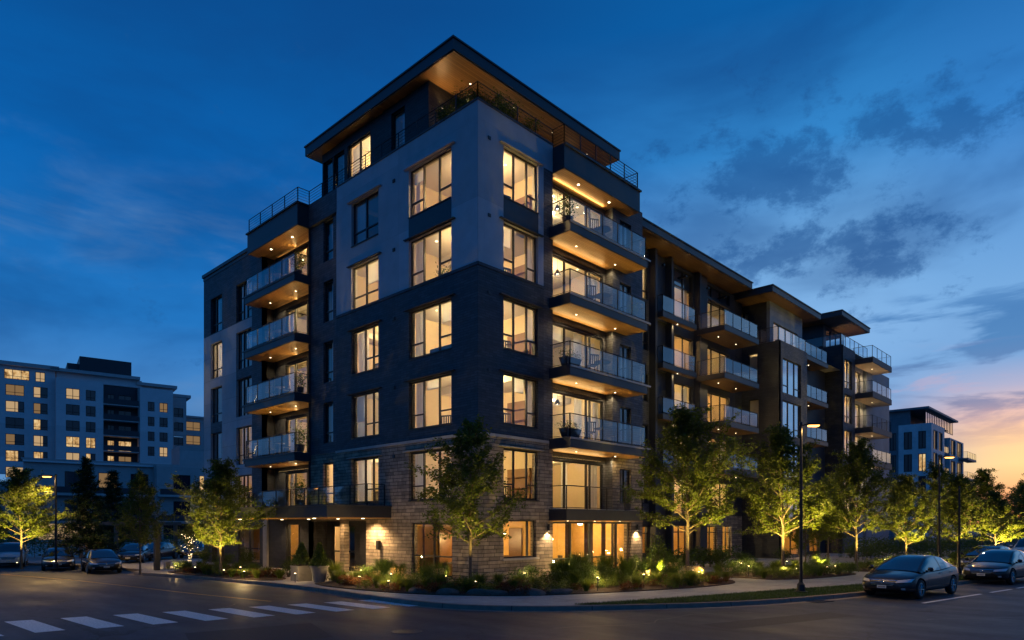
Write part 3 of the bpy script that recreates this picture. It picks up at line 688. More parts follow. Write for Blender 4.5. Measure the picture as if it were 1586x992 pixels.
pa.box(8.2, 8.26, 1.8, 5.5, .14, 2.9, AMB)
WAL = M('walnut_panel', plain, c=(.12, .055, .022), rough=.4, nv=.2, bs=0)
for q in range(12): pa.box(.7 + q * .93, .78 + q * .93, 5.44, 5.498, .14, 2.88, WAL)
pa.box(.52, 11.4, 5.45, 5.495, .14, 1.0, WAL); pa.box(3.84, 3.898, .5, 3.5, .14, 1.15, WAL); pa.box(3.84, 3.898, 1.2, 2.0, 1.15, 2.4, WAL)
pa.box(1.4, 3.6, 4.0, 4.06, .14, 2.2, WAL)
pa.build('partition', A)
for k in range(1, 6):
    z = fz(k + 1) - .24
    ceiling_lamp(A, 1.9 + .3 * (k % 2), 2.9 - .5 * (k % 3), z, (70, 95, 115, 80, 105)[k - 1])
    if k != 5: ceiling_lamp(A, 1.9, 7.6, z, (80, 50, 90, 65)[k - 1])
    if k == 1: ceiling_lamp(A, 2.0, 11.4, z, 55, .2)
    ceiling_lamp(A, 1.9, 15.0 + .3 * (k % 2), z, (45, 80, 60, 90, 70)[k - 1])
    ceiling_lamp(A, 6.6 + .4 * (k % 3), 2.4, z, (60, 48, 34, 60, 48)[k - 1])
bk = {}
for k in range(1, 6):
    z = fz(k + 1) - .24
    m = MB()
    m.box(.4, .95, .5, 5.45, z - .16, z - .002, CEIL) if k % 2 else m.box(2.7, 4.48, .5, 5.45, z - .34, z - .002, CEIL)
    m.box(4.6, 9.1, 2.6, 4.95, z - .30, z - .002, CEIL)
    m.box(.4, 5.9, 9.3 if k % 2 else 5.6, 10.2 if k % 2 else 6.5, z - .28, z - .002, CEIL)
    m.box(2.2, 5.9, 13.1, 18.2, z - .30, z - .002, CEIL)
    m.build('bulkhead', A)
    for (x_, y_) in ((1.3, 4.1), (1.3, 2.0), (2.2, 3.6), (3.0, 1.4), (1.4, 8.4), (1.4, 7.2), (5.4, 1.3), (7.4, 1.3), (8.4, 1.6), (1.6, 14.2), (1.6, 16.2)):
        if (int(x_ * 10) + k) % 3 == 0: continue
        m = MB(); m.lathe([(.05, -.004), (0, -.006)], LAMPG, 10, (x_, y_, z - (.16 if x_ < .95 else 0))); m.build('recessed_spot', A)
    # a hanging shade close to the glass in some rooms
    for (x_, y_, on) in ((1.2, 2.5, k in (2, 5)), (2.4, 1.2, k in (3, 4)), (1.2, 8.2, k in (1, 3)), (6.6, 1.4, k in (2, 4, 5))):
        if on:
            m = MB(); m.tube((x_, y_, z - .6), (x_, y_, z), .008, .008, FRAME, 5); m.lathe([(.05, -.55), (.17, -.80), (.165, -.80), (.045, -.56)], FRAME, 16, (x_, y_, z)); m.lathe([(0, -.68), (.05, -.73), (0, -.79)], LAMPG, 10, (x_, y_, z)); m.build('pendant_lamp', A)
            light('POINT', (x_, y_, z - .84), 30, (1, .66, .30), A, .05)
for (i, xx, yy, p) in [(1, 2.2, 24.6, 55), (3, 2.3, 20.6, 14), (4, 2.3, 20.6, 20)]:
    ceiling_lamp(A, xx, yy, WT[i] + .28, p)
ceiling_lamp(A, 2.2, 2.9, 2.89, 50, .85, (1, .60, .20)); ceiling_lamp(A, 6.3, 2.6, 2.89, 60, .8, (1, .60, .20)); ceiling_lamp(A, 9.9, 2.6, 2.89, 80, .3, (1, .58, .22))
ceiling_lamp(A, 2.0, 9.0, 2.89, 10, .3, (1, .55, .2)); ceiling_lamp(A, 1.4, 14.9, 2.89, 30, .3, (1, .62, .26)); ceiling_lamp(A, 1.8, 20.4, 2.72, 14, .3, (1, .55, .2))
# ---- roller blinds let down to different heights
for (ax, c_, a0, a1, k, dr) in (('x', .27, 1.68, 2.46, 3, .75), ('x', .27, 3.62, 4.38, 5, .5), ('x', .27, 6.82, 8.0, 4, .9), ('y', .27, 1.52, 2.14, 4, .8), ('y', .27, 2.28, 2.96, 2, .55), ('x', .27, 8.05, 8.92, 2, 1.2), ('y', .27, 3.06, 3.56, 3, 1.3), ('x', .27, 2.58, 3.5, 2, .35), ('y', .66, 4.95, 5.98, 3, .6)):
    z1 = fz(k) + (2.54 if c_ < .5 else 2.36); m = MB()
    m.poly([P3(ax, c_, a0, z1 - dr), P3(ax, c_, a1, z1 - dr), P3(ax, c_, a1, z1), P3(ax, c_, a0, z1)], CURT); abox(m, ax, c_ - .015, c_ + .015, a0, a1, z1 - dr - .03, z1 - dr, CEIL); m.build('roller_blind', A)
# ---- balconies
for k in range(2, 6):
    balcony(A, 4.35, 10.45, -1.2, .38, fz(k) + .12, '+y', th=.46, soff=SOFFX, trim=True, lights=2, power=62)
    balcony(A, -.85, .72, 13.0, 18.75, fz(k) + .12, '+x', th=.46, soff=SOFF, trim=True, lights=2, power=52)
balcony(A, 4.35, 10.45, -1.0, .38, fz(1) + .12, '+y', th=.50, soff=SOFFX, lights=3, power=42, glass=False, bars=0, step=1.5)
COVE = M('added_cove_strip', emis, c=(1, .64, .24), s=2)
# slim cove lamps added over the sliding doors to brighten the soffits above
for k in range(1, 6):
    z = fz(k) + 2.50
    m = MB(); m.box(5.0, 8.8, .385, .448, z, z + .04, FRAME); m.box(5.05, 8.75, .40, .44, z + .041, z + .045, COVE); o = m.build('added_cove_lamp', A)
    light('AREA', (6.9, .30, z + .06), 17, (1, .64, .24), o, size=(3.8, .06), aim=(6.9, -1.6, z + .75))
    m = MB(); m.box(.735, .798, 13.5, 17.9, z, z + .04, FRAME); m.box(.75, .79, 13.6, 17.8, z + .041, z + .045, COVE); o = m.build('added_cove_lamp', A)
    l_ = light('AREA', (.64, 15.6, z + .06), 16, (1, .64, .24), o, size=(.06, 4.2), aim=(-1.0, 15.6, z + .65))
# roof slabs over the loggias (top soffits)
b = MB(); b.box(4.61, 10.6, -.66, .44, 18.30, 19.32, FASCIA); b.box(4.61, 10.66, -.74, .44, 19.32, 19.40, FASCIA); o = b.build('roof_slab', A)
s = MB(); s.box(4.65, 10.55, -.62, .44, 18.275, 18.297, SOFFX); s.build('soffit', o)
b = MB(); b.box(-.68, .79, 13.0, 18.75, 18.28, 19.40, FASCIA); b.box(-.03, .35, 10.35, 13.0, 18.3, 19.46, BRICK2); b.box(-.76, .79, 12.95, 18.83, 19.40, 19.48, FASCIA); o2 = b.build('roof_slab', A)
s = MB(); s.box(-.64, .79, 13.06, 18.7, 18.255, 18.277, SOFF); s.build('soffit', o2)
for (xx, yy) in ((6.2, -.2), (8.6, -.2)):
    d = MB(); d.lathe([(.055, 0), (.055, -.012), (.0, -.014)], DOWN, 12, (xx, yy, 18.273)); d.build('downlight', o)
    light('SPOT', (xx, yy, 18.24), 60, (1, .70, .33), o, .04, spot=150, aim=(xx, yy, 10))
for (xx, yy) in ((-.1, 14.6), (-.1, 17.0)):
    d = MB(); d.lathe([(.055, 0), (.055, -.012), (.0, -.014)], DOWN, 12, (xx, yy, 18.254)); d.build('downlight', o2)
    light('SPOT', (xx, yy, 18.22), 60, (1, .70, .33), o2, .04, spot=150, aim=(xx, yy, 10))
for k in range(1, 6):
    m = MB(); m.box(-.035, -.002, 5.45, 5.62, fz(k) + 2.45, fz(k) + 2.60, FASCIA)
    for q in range(4): m.box(-.045, -.036, 5.46, 5.61, fz(k) + 2.46 + q * .035, fz(k) + 2.475 + q * .035, FRAME)
    m.build('wall_vent', A)
    m = MB(); m.box(.55, .70, -.035, -.002, fz(k) + 2.50, fz(k) + 2.63, FASCIA); m.build('wall_vent', A)
# parapet cap and terrace railing
sp = MB(); sp.box(-.012, -.002, 1.6, 4.45, fz(4) + 2.6, fz(5) + .455, FASCIA); sp.build('spandrel', A)
sp = MB(); sp.box(1.46, 3.62, -.012, -.002, fz(4) + 2.6, fz(5) + .455, FASCIA); sp.build('spandrel', A)
c_ = MB(); c_.box(-.04, .30, -.04, 10.4, 19.5, 19.56, FASCIA); c_.box(.30, 4.6, -.04, .30, 19.5, 19.56, FASCIA); c_.build('parapet_cap', A)
rr = railing(A, [(-.6, 18.7), (-.6, 13.1), (.06, 13.1), (.06, .08), (4.7, .08), (4.7, -.58), (10.5, -.58), (10.5, .4)], 19.5, .78, False, 1.25, 4, .026)
# penthouse
PX, PY0, PY1, PXR, PZ = .55, 3.75, 12.6, 12.2, 22.2
mb = MB()
ph = [(11.6, 12.5, 19.2, 21.75), (10.5, 11.5, 19.2, 21.75), (8.2, 10.2, 19.2, 21.75), (5.47, 6.5, 19.2, 21.85)]
wall(mb, 'x', PX, PY0, PY1, 18.9, PZ, ph, -1, .25, mat=DARKBRICK)
wall(mb, 'y', PY0, PX + .25, PXR, 18.9, PZ, [(1.9, 4.6, 19.1, 21.4), (5.4, 9.9, 19.1, 21.5)], -1, .25, mat=DARKBRICK)
mb.poly([(PXR, PY0, 18.9), (PXR, PY1, 18.9), (PXR, PY1, PZ), (PXR, PY0, PZ)], DARKBRICK)
mb.poly([(PX, PY1, 18.9), (PXR, PY1, 18.9), (PXR, PY1, PZ), (PX, PY1, PZ)], DARKBRICK)
mb.build('penthouse_wall', A)
for (a, b_, z0, z1) in ph: window(A, 'x', PX, a, b_, z0, z1, mull=((a + b_) / 2,) if b_ - a > 1.5 else (), rails=((a, b_, z0 + .6),), rec=.1, curt=[(9.3, 10.1)] if a == 8.2 else [(a + .1, a + .6)])
window(A, 'y', PY0, 1.9, 4.6, 19.1, 21.4, mull=(3.2,), rec=.1, curt=[(2.0, 3.0)])
window(A, 'y', PY0, 5.4, 9.9, 19.1, 21.5, mull=(6.9, 8.4), rec=.1, curt=[(5.5, 5.9), (9.3, 9.8)])
pr = MB(); pr.box(PX + .3, 12.1, PY0 + .3, 12.5, 22.1, 22.12, CEIL); pr.box(.8, 12.1, 7.0, 7.06, 18.95, 22.1, CREAM); pr.box(4.2, 4.26, 4.0, 12.5, 18.95, 22.1, CREAM); pr.box(.8, 4.2, 10.3, 10.36, 18.95, 22.1, CREAM); pr.build('partition', A)
ceiling_lamp(A, 2.6, 9.2, 22.1, 80); ceiling_lamp(A, 7.2, 5.4, 22.1, 90)
e = MB(); e.box(.02, 11.95, 1.5, 13.45, 22.26, 22.72, FASCIA); e.box(-.03, 12.0, 1.45, 13.5, 22.72, 22.79, FASCIA)
o = e.build('roof', A)
s = MB(); s.box(.08, 11.89, 1.56, 13.39, 22.215, 22.255, M('eave_wood', wood, c1=(.17, .09, .035), c2=(.32, .18, .07), axis=0)); s.build('soffit', o)
for (xx, yy) in ((2.0, 2.6), (4.6, 2.4), (7.4, 2.4), (10.2, 2.4)):
    d = MB(); d.lathe([(.03, 0), (.03, -.010), (.0, -.014)], DOWN, 12, (xx, yy, 22.213)); d.build('downlight', o)
# wall lamps added on the roof terrace to make the soffit glow
for (xx, yy, p) in ((1.2, 3.6, 42), (5.0, 3.6, 6), (10.3, 3.6, 6)):
    d = MB(); d.box(xx - .06, xx + .06, yy, yy + .14, 20.9, 21.2, FRAME); d.box(xx - .04, xx + .04, yy + .01, yy + .12, 21.202, 21.21, DOWN); wl = d.build('wall_lamp', A)
    light('SPOT', (xx, yy + .03, 21.25), p, (1, .56, .2), wl, .05, spot=140, aim=(xx, yy - .9, 22.3))
# canopy over the entrance
cn = MB(); cn.box(-3.3, -.003, 5.75, 17.2, 2.88, 3.36, FASCIA); cn.box(-3.36, -.003, 5.69, 17.26, 3.362, 3.42, FASCIA)
can = cn.build('canopy', A)
s = MB(); s.box(-3.24, -.003, 5.81, 17.14, 2.85, 2.878, SOFFX); s.build('soffit', can)
railing(can, [(-.05, 6.2), (-1.0, 6.2), (-1.0, 13.1), (-1.0, 19.4), (-.0, 19.4)], 3.42, .98, True, 1.4)
for (xx, yy, p) in ((-.75, 6.9, 760), (-.5, 9.4, 170), (-.6, 12.0, 80), (-.6, 14.8, 170), (-2.6, 8.0, 0), (-2.6, 15.5, 0)):
    d = MB(); d.lathe([(.07, 0), (.07, -.015), (.0, -.018)], DOWN, 12, (xx, yy, 2.848)); d.build('downlight', can)
    if p: light('SPOT', (xx, yy, 2.80), p, (1, .62, .27), can, .04, spot=140, blend=.7, aim=(xx + .35, yy, 0))
po = MB(); po.box(-3.1, -2.95, 16.6, 16.75, .12, 2.85, FRAME); po.build('canopy_post', can)
# sconces
for (xx) in (4.22, 11.25):
    d = MB(); d.tube((xx, -.09, 2.28), (xx, -.09, 2.58), .055, .055, FRAME, 12); d.box(xx - .02, xx + .02, -.09, -.002, 2.42, 2.46, FRAME); d.lathe([(.045, 0), (.0, -.004)], DOWN, 12, (xx, -.09, 2.276)); sc_ = d.build('sconce', A)
    light('SPOT', (xx, -.14, 2.25), 190, (1, .66, .32), sc_, .03, spot=125, blend=.7, aim=(xx, -.02, 0))
d = MB(); d.box(-.16, -.002, 6.55, 6.62, 1.75, 1.80, FRAME); d.box(-.20, -.08, 6.50, 6.67, 1.40, 1.82, FRAME); d.build('intercom', A)

# ================================================================ SECOND BUILDING (dark block with long eave)
B = empty('apartment_building', (17, 3.2, 0), 'dark apartment block with a long flat eave, directly right of the corner block', 'apartment building')
BY = 3.2
mb = MB()
sec = []
for k in range(1, 6):
    t_ = fz(k) + (2.87 if k == 5 else 2.45); b_ = fz(k) + .14
    sec += [(19.6, 22.9, b_, 19.3 if k == 5 else t_), (24.5, 28.3, b_, 19.3 if k == 5 else t_), (16.75, 17.45, b_ + .6, t_)]
gnd = [(15.4, 17.5, .8, 2.5), (19.6, 22.9, .2, 2.55), (24.5, 26.4, .2, 2.5), (27.2, 28.6, .2, 2.5)]
wall(mb, 'y', BY, 11.86, 23.35, 0, 19.5, sec + gnd, -1, .3, matf=lambda a, z: DARKBRICK if z < 3.2 else DARKPANEL if a > 17.5 else BRICK2, asp=(17.6,), zsp=(3.2,))
wall(mb, 'y', BY - .25, 23.352, 24.5, 0, 19.5, [], -1, .5, mat=DARKPANEL)
wall(mb, 'y', BY, 24.5, 30.33, 0, 19.5, sec + gnd, -1, .3, matf=lambda a, z: STONE if z < 3.2 else DARKBRICK if a > 29.2 else DARKPANEL, asp=(29.2,), zsp=(3.2,))
mb.poly([(11.86, 16, 0), (30.33, 16, 0), (30.33, 16, 19.5), (11.86, 16, 19.5)], DARKPANEL); mb.poly([(11.87, 3.2, 0), (11.87, 16, 0), (11.87, 16, 19.5), (11.87, 3.2, 19.5)], DARKPANEL)
mb.poly([(30.33, 3.2, 0), (30.33, 16, 0), (30.33, 16, 19.5), (30.33, 3.2, 19.5)], DARKPANEL)
mb.build('wall', B)
fm = MB()
for x_ in (17.55, 19.45, 23.1): fm.box(x_, x_ + .22, BY - .45, BY - .002, .1, 19.5, DARKPANEL)
for k in range(1, 6): fm.box(17.77, 19.45, BY - .12, BY - .002, fz(k) - .3, fz(k), FASCIA)
fm.box(24.5, 28.3, BY - .14, BY - .003, 18.25, 18.42, FRAME); fm.build('pier', B)
st = random.Random(5)
for k in range(1, 6):
    t_ = fz(k) + (2.87 if k == 5 else 2.45); b_ = fz(k) + .14
    z1 = fz(k) + 2.9
    for j, (a, b) in enumerate(((19.6, 22.9), (24.5, 28.3))):
        top = 19.3 if k == 5 else t_
        m1, m2 = a + (b - a) * .33, a + (b - a) * .67
        r_ = [(a, b, 18.25)] if k == 5 else []
        cu = [(b - .9, b - .1)] if (k + j) % 2 else [(a + .1, a + .45), (b - .5, b - .1)]
        window(B, 'y', BY, a, b, b_, top, mull=(m1, m2), rails=r_, rec=.12, fw=.06, name='sliding_door')
        curtain_mesh('y', BY + .35, *cu[0], b_, t_ - .05, B)
        if k == 5:
            g = MB(); g.poly([(a, BY + .21, 18.28), (b, BY + .21, 18.28), (b, BY + .21, 19.27), (a, BY + .21, 19.27)], FASCIA); g.build('spandrel', B)
        room(B, a - .6, b + .4, BY + .32, BY + 4.2, fz(k) + .1, 18.2 if k == 5 else z1, '-y', True, (44, 60, 52)[(k + j) % 3] * (.45 if k == 5 else 1.0), lamp=(a + 1.2 + .5 * (k % 2), BY + 1.9))
    window(B, 'y', BY, 16.75, 17.45, b_ + .6, t_, rails=((16.75, 17.45, b_ + 1.1),), rec=.08, glass=GLASS, curt=[(17.0, 17.4)])
    if k == 5: room(B, 16.0, 18.2, BY + .32, BY + 3, fz(k) + .1, z1, '-y', True, 22)
    # balconies
    if k > 1:
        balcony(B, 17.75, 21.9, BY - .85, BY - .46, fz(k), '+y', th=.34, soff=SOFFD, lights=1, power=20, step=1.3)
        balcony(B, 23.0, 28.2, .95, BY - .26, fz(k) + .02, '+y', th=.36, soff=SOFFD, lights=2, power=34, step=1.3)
for (a, b, z0, z1) in gnd: window(B, 'y', BY, a, b, z0, z1, mull=[a + (b - a) * f for f in ((.5,) if b - a < 2.5 else (.25, .5, .75))], rails=((a, b, z1 - .45),), rec=.1)
room(B, 12.2, 23.4, BY + .32, BY + 4, .15, 2.9, '-y', True, 34, AMB, lamp=(16.6, BY + 1.4)); ceiling_lamp(B, 21.2, BY + 1.3, 2.89, 30, col=(1, .55, .2))
room(B, 23.6, 29.5, BY + .32, BY + 4, .15, 2.9, '-y', True, 60, AMB, lamp=(26.2, BY + 1.4))
e = MB(); e.box(12.1, 28.9, 1.75, 16, 19.62, 20.02, FASCIA); e.box(12.05, 28.96, 1.69, 16, 20.02, 20.09, FASCIA); o = e.build('roof', B)
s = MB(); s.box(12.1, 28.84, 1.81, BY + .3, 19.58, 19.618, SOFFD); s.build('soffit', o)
for xx in (18.3, 21, 24.0, 26.5):
    d = MB(); d.box(xx - .08, xx + .08, BY - .62, BY - .46 if xx != 26.5 and xx != 21 else BY - .002, 18.6, 18.7, FRAME); wl = d.build('wall_lamp', B)
    light('SPOT', (xx, BY - .66, 18.75), 2.5, (1, .6, .26), wl, .05, spot=150, aim=(xx, BY - .75, 20))
pl = MB(); pl.box(22.2, 24.4, 1.6, BY - .003, 2.75, 3.05, FASCIA); pl.build('entrance_canopy', B)

# ================================================================ THIRD BUILDING
Cb = empty('apartment_building', (30.35, .4, 0), 'dark brick apartment block with blue panelled top storey, third from the corner block', 'apartment building')
CY = .4
mb = MB()
cw = [(31.0, 34.5, z - 2.55, z) for z in (14.82, 11.72, 8.65, 5.6)]
bay = [(36.2, 39.0, z - 2.3, z) for z in (15.2, 11.9, 8.7)]
wall(mb, 'y', CY, 30.352, 35.7, 0, 16.0, cw + [(31.2, 34.3, .3, 2.6)], -1, .3, matf=lambda a, z: STONE if z < 3.2 else BRICK2, zsp=(3.2,))
wall(mb, 'y', CY + 1.4, 35.7, 43.6, 0, 16.0, bay + [(36.2, 38.5, .3, 2.5), (40, 42.4, .3, 2.5)], -1, .3, mat=DARKPANEL)
mb.poly([(35.7, CY, 0), (35.7, CY + 1.4, 0), (35.7, CY + 1.4, 16), (35.7, CY, 16)], DARKBRICK)
wall(mb, 'x', 30.35, .4, 16, 0, 15.95, [(2.0, 2.72, 14.0 - .6, 15.5 - .2), (1.9, 2.7, 9.6, 11.9)], -1, .3, mat=DARKBRICK)
mb.poly([(30.35, 16, 0), (43.6, 16, 0), (43.6, 16, 16), (30.35, 16, 16)], DARKPANEL)
mb.poly([(30.4, .5, 15.97), (43.6, .5, 15.97), (43.6, 16, 15.97), (30.4, 16, 15.97)], CONC)
# upper storey
up = [(31.6, 36.3, 16.1, 17.75)]
wall(mb, 'y', 1.35, 31.0, 37.2, 15.98, 19.2, up, -1, .25, mat=BLUEPANEL)
wall(mb, 'x', 31.0, 1.602, 16, 15.98, 19.2, [(3.0, 4.2, 17.1, 18.7)], -1, .25, mat=DARKBRICK)
mb.poly([(37.2, 1.35, 16), (37.2, 16, 16), (37.2, 16, 19.2), (37.2, 1.35, 19.2)], DARKPANEL)
mb.build('wall', Cb)
window(Cb, 'x', 31.0, 3.0, 4.2, 17.1, 18.7, mull=(3.4, 3.8), rec=.08)
window(Cb, 'x', 30.35, 2.0, 2.72, 13.4, 15.3, rec=.08); window(Cb, 'x', 30.35, 1.9, 2.7, 9.6, 11.9, rec=.08)
room(Cb, 30.7, 32.5, 1.6, 3.6, 13.0, 15.6, '-x', True, 30, lamp=(31.5, 2.5))
window(Cb, 'y', 1.35, 31.6, 36.3, 16.1, 17.75, mull=(32.8, 34.0, 35.2), rec=.08)
room(Cb, 31.3, 36.8, 1.62, 4.6, 16.0, 19.1, '-y', True, 45, lamp=(32.6, 2.6))
for (a, b, z0, z1) in cw:
    window(Cb, 'y', CY, a, b, z0, z1, mull=(a + 1.2, a + 2.4), rails=((a, a + 1.2, z0 + .6), (a + 2.4, b, z0 + .6)), rec=.1, glass=GLASSB, curt=[(a + 1.25, b - .1)])
    room(Cb, a - .4, b + .5, CY + .32, CY + 3.2, z0 - .4, z1 + .3, '-y', True, 16, lamp=(a + .6, CY + 1.0))
for (a, b, z0, z1) in bay:
    window(Cb, 'y', CY + 1.4, a, b, z0, z1, mull=(a + 1.4,), rec=.08, glass=GLASSB)
for z in (15.95, 12.65, 9.45): balcony(Cb, 35.72, 40.6, CY + .1, CY + 1.39, z, '+y', th=.34, soff=SOFFD, lights=1, power=14, glass=True)
railing(Cb, [(30.45, 6), (30.45, .5), (35.6, .5)], 16.0, 1.0, True, 1.3)
e = MB(); e.box(29.1, 38.5, .35, 16, 19.2, 19.6, FASCIA); e.box(29.04, 38.56, .29, 16, 19.6, 19.67, FASCIA); o = e.build('roof', Cb)
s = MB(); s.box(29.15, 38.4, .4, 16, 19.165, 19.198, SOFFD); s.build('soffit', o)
for (a, b, z0, z1) in [(31.2, 34.3, .3, 2.6)]: window(Cb, 'y', CY, a, b, z0, z1, mull=(a + 1.5,), rec=.1)
window(Cb, 'y', CY + 1.4, 36.2, 38.5, .3, 2.5, mull=(37.3,), rec=.1); window(Cb, 'y', CY + 1.4, 40, 42.4, .3, 2.5, mull=(41.2,), rec=.1)
room(Cb, 30.6, 35.6, CY + .32, CY + 3.2, .15, 2.9, '-y', True, 60, AMB, lamp=(32.6, CY + 1.2)); room(Cb, 35.8, 43.3, CY + 1.72, CY + 4.2, .15, 2.9, '-y', True, 70, AMB, lamp=(39.0, CY + 2.8))

# ================================================================ FOURTH BUILDING
Dd = empty('apartment_building', (43.6, .4, 0), 'dark apartment block with small raised eave and pale soffit balconies at its far right end', 'apartment building')
DY = .4; DZ = (17.1, 14.05, 10.9, 7.8, 4.9)
mb = MB()
dw = [(44.3, 46.3, z - 2.5, z) for z in DZ]; dd = [(47.7, 50.3, z - 2.55, z - .15) for z in (17.0, 14.0, 11.0, 8.0, 5.0)]
wall(mb, 'y', DY, 43.602, 47.1, 0, 18.2, dw, -1, .3, mat=BRICK2)
wall(mb, 'y', DY + .5, 47.1, 51.0, 0, 18.0, dd, -1, .3, mat=GREYPANEL)
wall(mb, 'y', DY + .2, 51.0, 58.4, 0, 17.6, [], -1, .3, mat=BLUEPANEL)
mb.poly([(47.1, DY, 0), (47.1, DY + .5, 0), (47.1, DY + .5, 18.2), (47.1, DY, 18.2)], BRICK2)
wall(mb, 'x', 43.6, .4, 16, 0, 18.2, [], -1, .3, mat=DARKBRICK)
mb.poly([(58.4, .6, 0), (58.4, 16, 0), (58.4, 16, 17.6), (58.4, .6, 17.6)], BLUEPANEL)
mb.poly([(43.6, 16, 0), (58.4, 16, 0), (58.4, 16, 17.6), (43.6, 16, 17.6)], DARKPANEL)
mb.poly([(43.7, .5, 18.15), (51, .5, 18.15), (51, 16, 18.15), (43.7, 16, 18.15)], CONC); mb.poly([(51, .7, 17.5), (58.4, .7, 17.5), (58.4, 16, 17.5), (51, 16, 17.5)], CONC)
wall(mb, 'y', 2.4, 45.0, 50.5, 18.16, 20.7, [(45.6, 49.9, 18.4, 20.4)], -1, .25, mat=DARKPANEL)
wall(mb, 'x', 45.0, 2.652, 14, 18.16, 20.7, [], -1, .25, mat=DARKPANEL)
mb.poly([(50.5, 2.4, 18.16), (50.5, 14, 18.16), (50.5, 14, 20.7), (50.5, 2.4, 20.7)], DARKPANEL)
cpb = MB(); cpb.box(58.0, 58.6, .5, 2, 17.6, 18.0, DARKPANEL)
mb.build('wall', Dd)
window(Dd, 'y', 2.4, 45.6, 49.9, 18.4, 20.4, mull=(47.0, 48.4), rec=.08, glass=GLASSB)
for i, (a, b, z0, z1) in enumerate(dw):
    window(Dd, 'y', DY, a, b, z0, z1, mull=(a + 1.0,), rails=((a, b, z0 + .6),), rec=.1, curt=[(a + .1, a + .4), (b - .5, b - .1)])
    room(Dd, a - .4, 47.0, DY + .32, DY + 3.2, z0 - .4, z1 + .3, '-y', True, (50, 60, 46, 50, 40)[i], lamp=(a + 1.1, DY + 1.5))
for i, (a, b, z0, z1) in enumerate(dd):
    window(Dd, 'y', DY + .5, a, b, z0, z1, mull=(a + 1.2,), rec=.08, name='sliding_door', curt=[(b - .6, b - .1)])
    room(Dd, a - .4, b + .4, DY + .82, DY + 3.6, z0 - .1, z1 + .35, '-y', True, 60, lamp=(a + 1.1, DY + 1.9))
for i, z in enumerate((17.55, 14.45, 11.35, 8.35)):
    balcony(Dd, 47.2, 53.0, -1.05, DY + (.19), z, '+y', th=.5, soff=M('pale_soffit', plain, c=(.55, .45, .33), rough=.7, nv=.12, bs=0), lights=1, power=60, glass=(i != 2), fmat=DARKPANEL, bars=0 if i != 2 else 8)
railing(Dd, [(43.7, 5), (43.7, .5), (47.2, .5)], 18.2, 1.0, True, 1.3); railing(Dd, [(47.2, .5), (50.9, .5)], 18.2, 1.0, True, 1.3)
e = MB(); e.box(43.5, 51.2, .35, 14, 20.72, 21.1, FASCIA); e.box(43.44, 51.26, .29, 14, 21.1, 21.17, FASCIA); o = e.build('roof', Dd)
s = MB(); s.box(43.55, 51.1, .4, 14, 20.68, 20.718, SOFFD); s.build('soffit', o)
light('SPOT', (48.4, 2.1, 18.6), 90, (1, .62, .3), Dd, .1, spot=120, aim=(49.0, 1.2, 20.7), name='terrace_light')
light('SPOT', (50.9, -.2, 14.9), 40, (1, .7, .4), Dd, .1, spot=140, aim=(50.9, -.2, 18), name='terrace_light')

# ================================================================ FAR GREY BUILDING
WARMWIN = M('lit_window_warm', lambda t: (lambda pos: (lambda n: (lambda e: (t.put(e.inputs[0], t.ramp(n, [(.32, (.10, .05, .02)), (.48, (.70, .40, .15)), (.66, (1.0, .72, .36))])), setattr(e.inputs[1], 'default_value', .85), e.outputs[0])[2])(t.new('ShaderNodeEmission')))(t.noise(t.vmath('MULTIPLY', pos, (1, 1, .6)), 1.9, 4, .7)))(t.new('ShaderNodeNewGeometry').outputs['Position']))
DUSKGLASS = M('dark_window_glass', lambda t: bsdf(t, (.015, .022, .035), .06, spec=1.0))
Eb = empty('apartment_building', (94.9, 4.7, 0), 'distant blue grey apartment block with glass penthouse at the far end of the right street', 'apartment building')
EY = 4.7
GP = M('blue_grey_cladding', panelled, c=(.60, .60, .62), pw=3.0, ph=3.1)
GP2 = M('slate_cladding', panelled, c=(.16, .175, .20), pw=2.0, ph=3.1)
mb = MB()
rows = [(13.8, 16.6), (10.5, 13.3), (7.2, 10.0), (3.9, 6.7)]
wa = [(96.0, 98.6), (99.4, 101.8), (107.4, 110.6), (111.8, 115.6)]
wall(mb, 'y', EY, 94.9, 103, 0, 17.5, [(a, b, z0, z1) for a, b in wa for z0, z1 in rows], -1, .3, mat=GP)
wall(mb, 'y', EY + 1.6, 103, 106.6, 0, 17.5, [(103.6, 106, z0, z1) for z0, z1 in rows], -1, .3, mat=GP2)
wall(mb, 'y', EY, 106.6, 116.7, 0, 16.4, [(a, b, z0, z1 - .4) for a, b in wa for z0, z1 in rows], -1, .3, mat=GP)
mb.box(103, 103.1, EY + .3, EY + 1.6, 0, 17.5, GP); mb.box(106.5, 106.6, EY + .3, EY + 1.6, 0, 16.4, GP)
lw = [(5.4, 6.4), (7.2, 8.3), (9.3, 10.2), (11, 12.4)]
wall(mb, 'x', 94.9, EY + .3, 18, 0, 17.5, [(a, b, z0, z1 - .2) for a, b in lw for z0, z1 in rows], -1, .3, matf=lambda a, z: GP if a < 9 else GP2, asp=(9.0,))
mb.poly([(116.7, EY, 0), (116.7, 18, 0), (116.7, 18, 16.4), (116.7, EY, 16.4)], GP)
mb.poly([(95, EY + .1, 17.4), (106.6, EY + .1, 17.4), (106.6, 18, 17.4), (95, 18, 17.4)], CONC); mb.poly([(106.6, EY + .1, 16.35), (116.7, EY + .1, 16.35), (116.7, 18, 16.35), (106.6, 18, 16.35)], CONC)
wall(mb, 'x', 95.6, 7.6, 18, 17.4, 20.0, [], -1, .25, mat=GP2)
mb.build('wall', Eb)
for (a, b) in wa:
    for i, (z0, z1) in enumerate(rows):
        zz = z1 - (.4 if a > 106 else 0)
        n = 3; window(Eb, 'y', EY, a, b, z0, zz, mull=[a + (b - a) * q / n for q in range(1, n)], rec=.1, glass=DUSKGLASS, fw=.1)
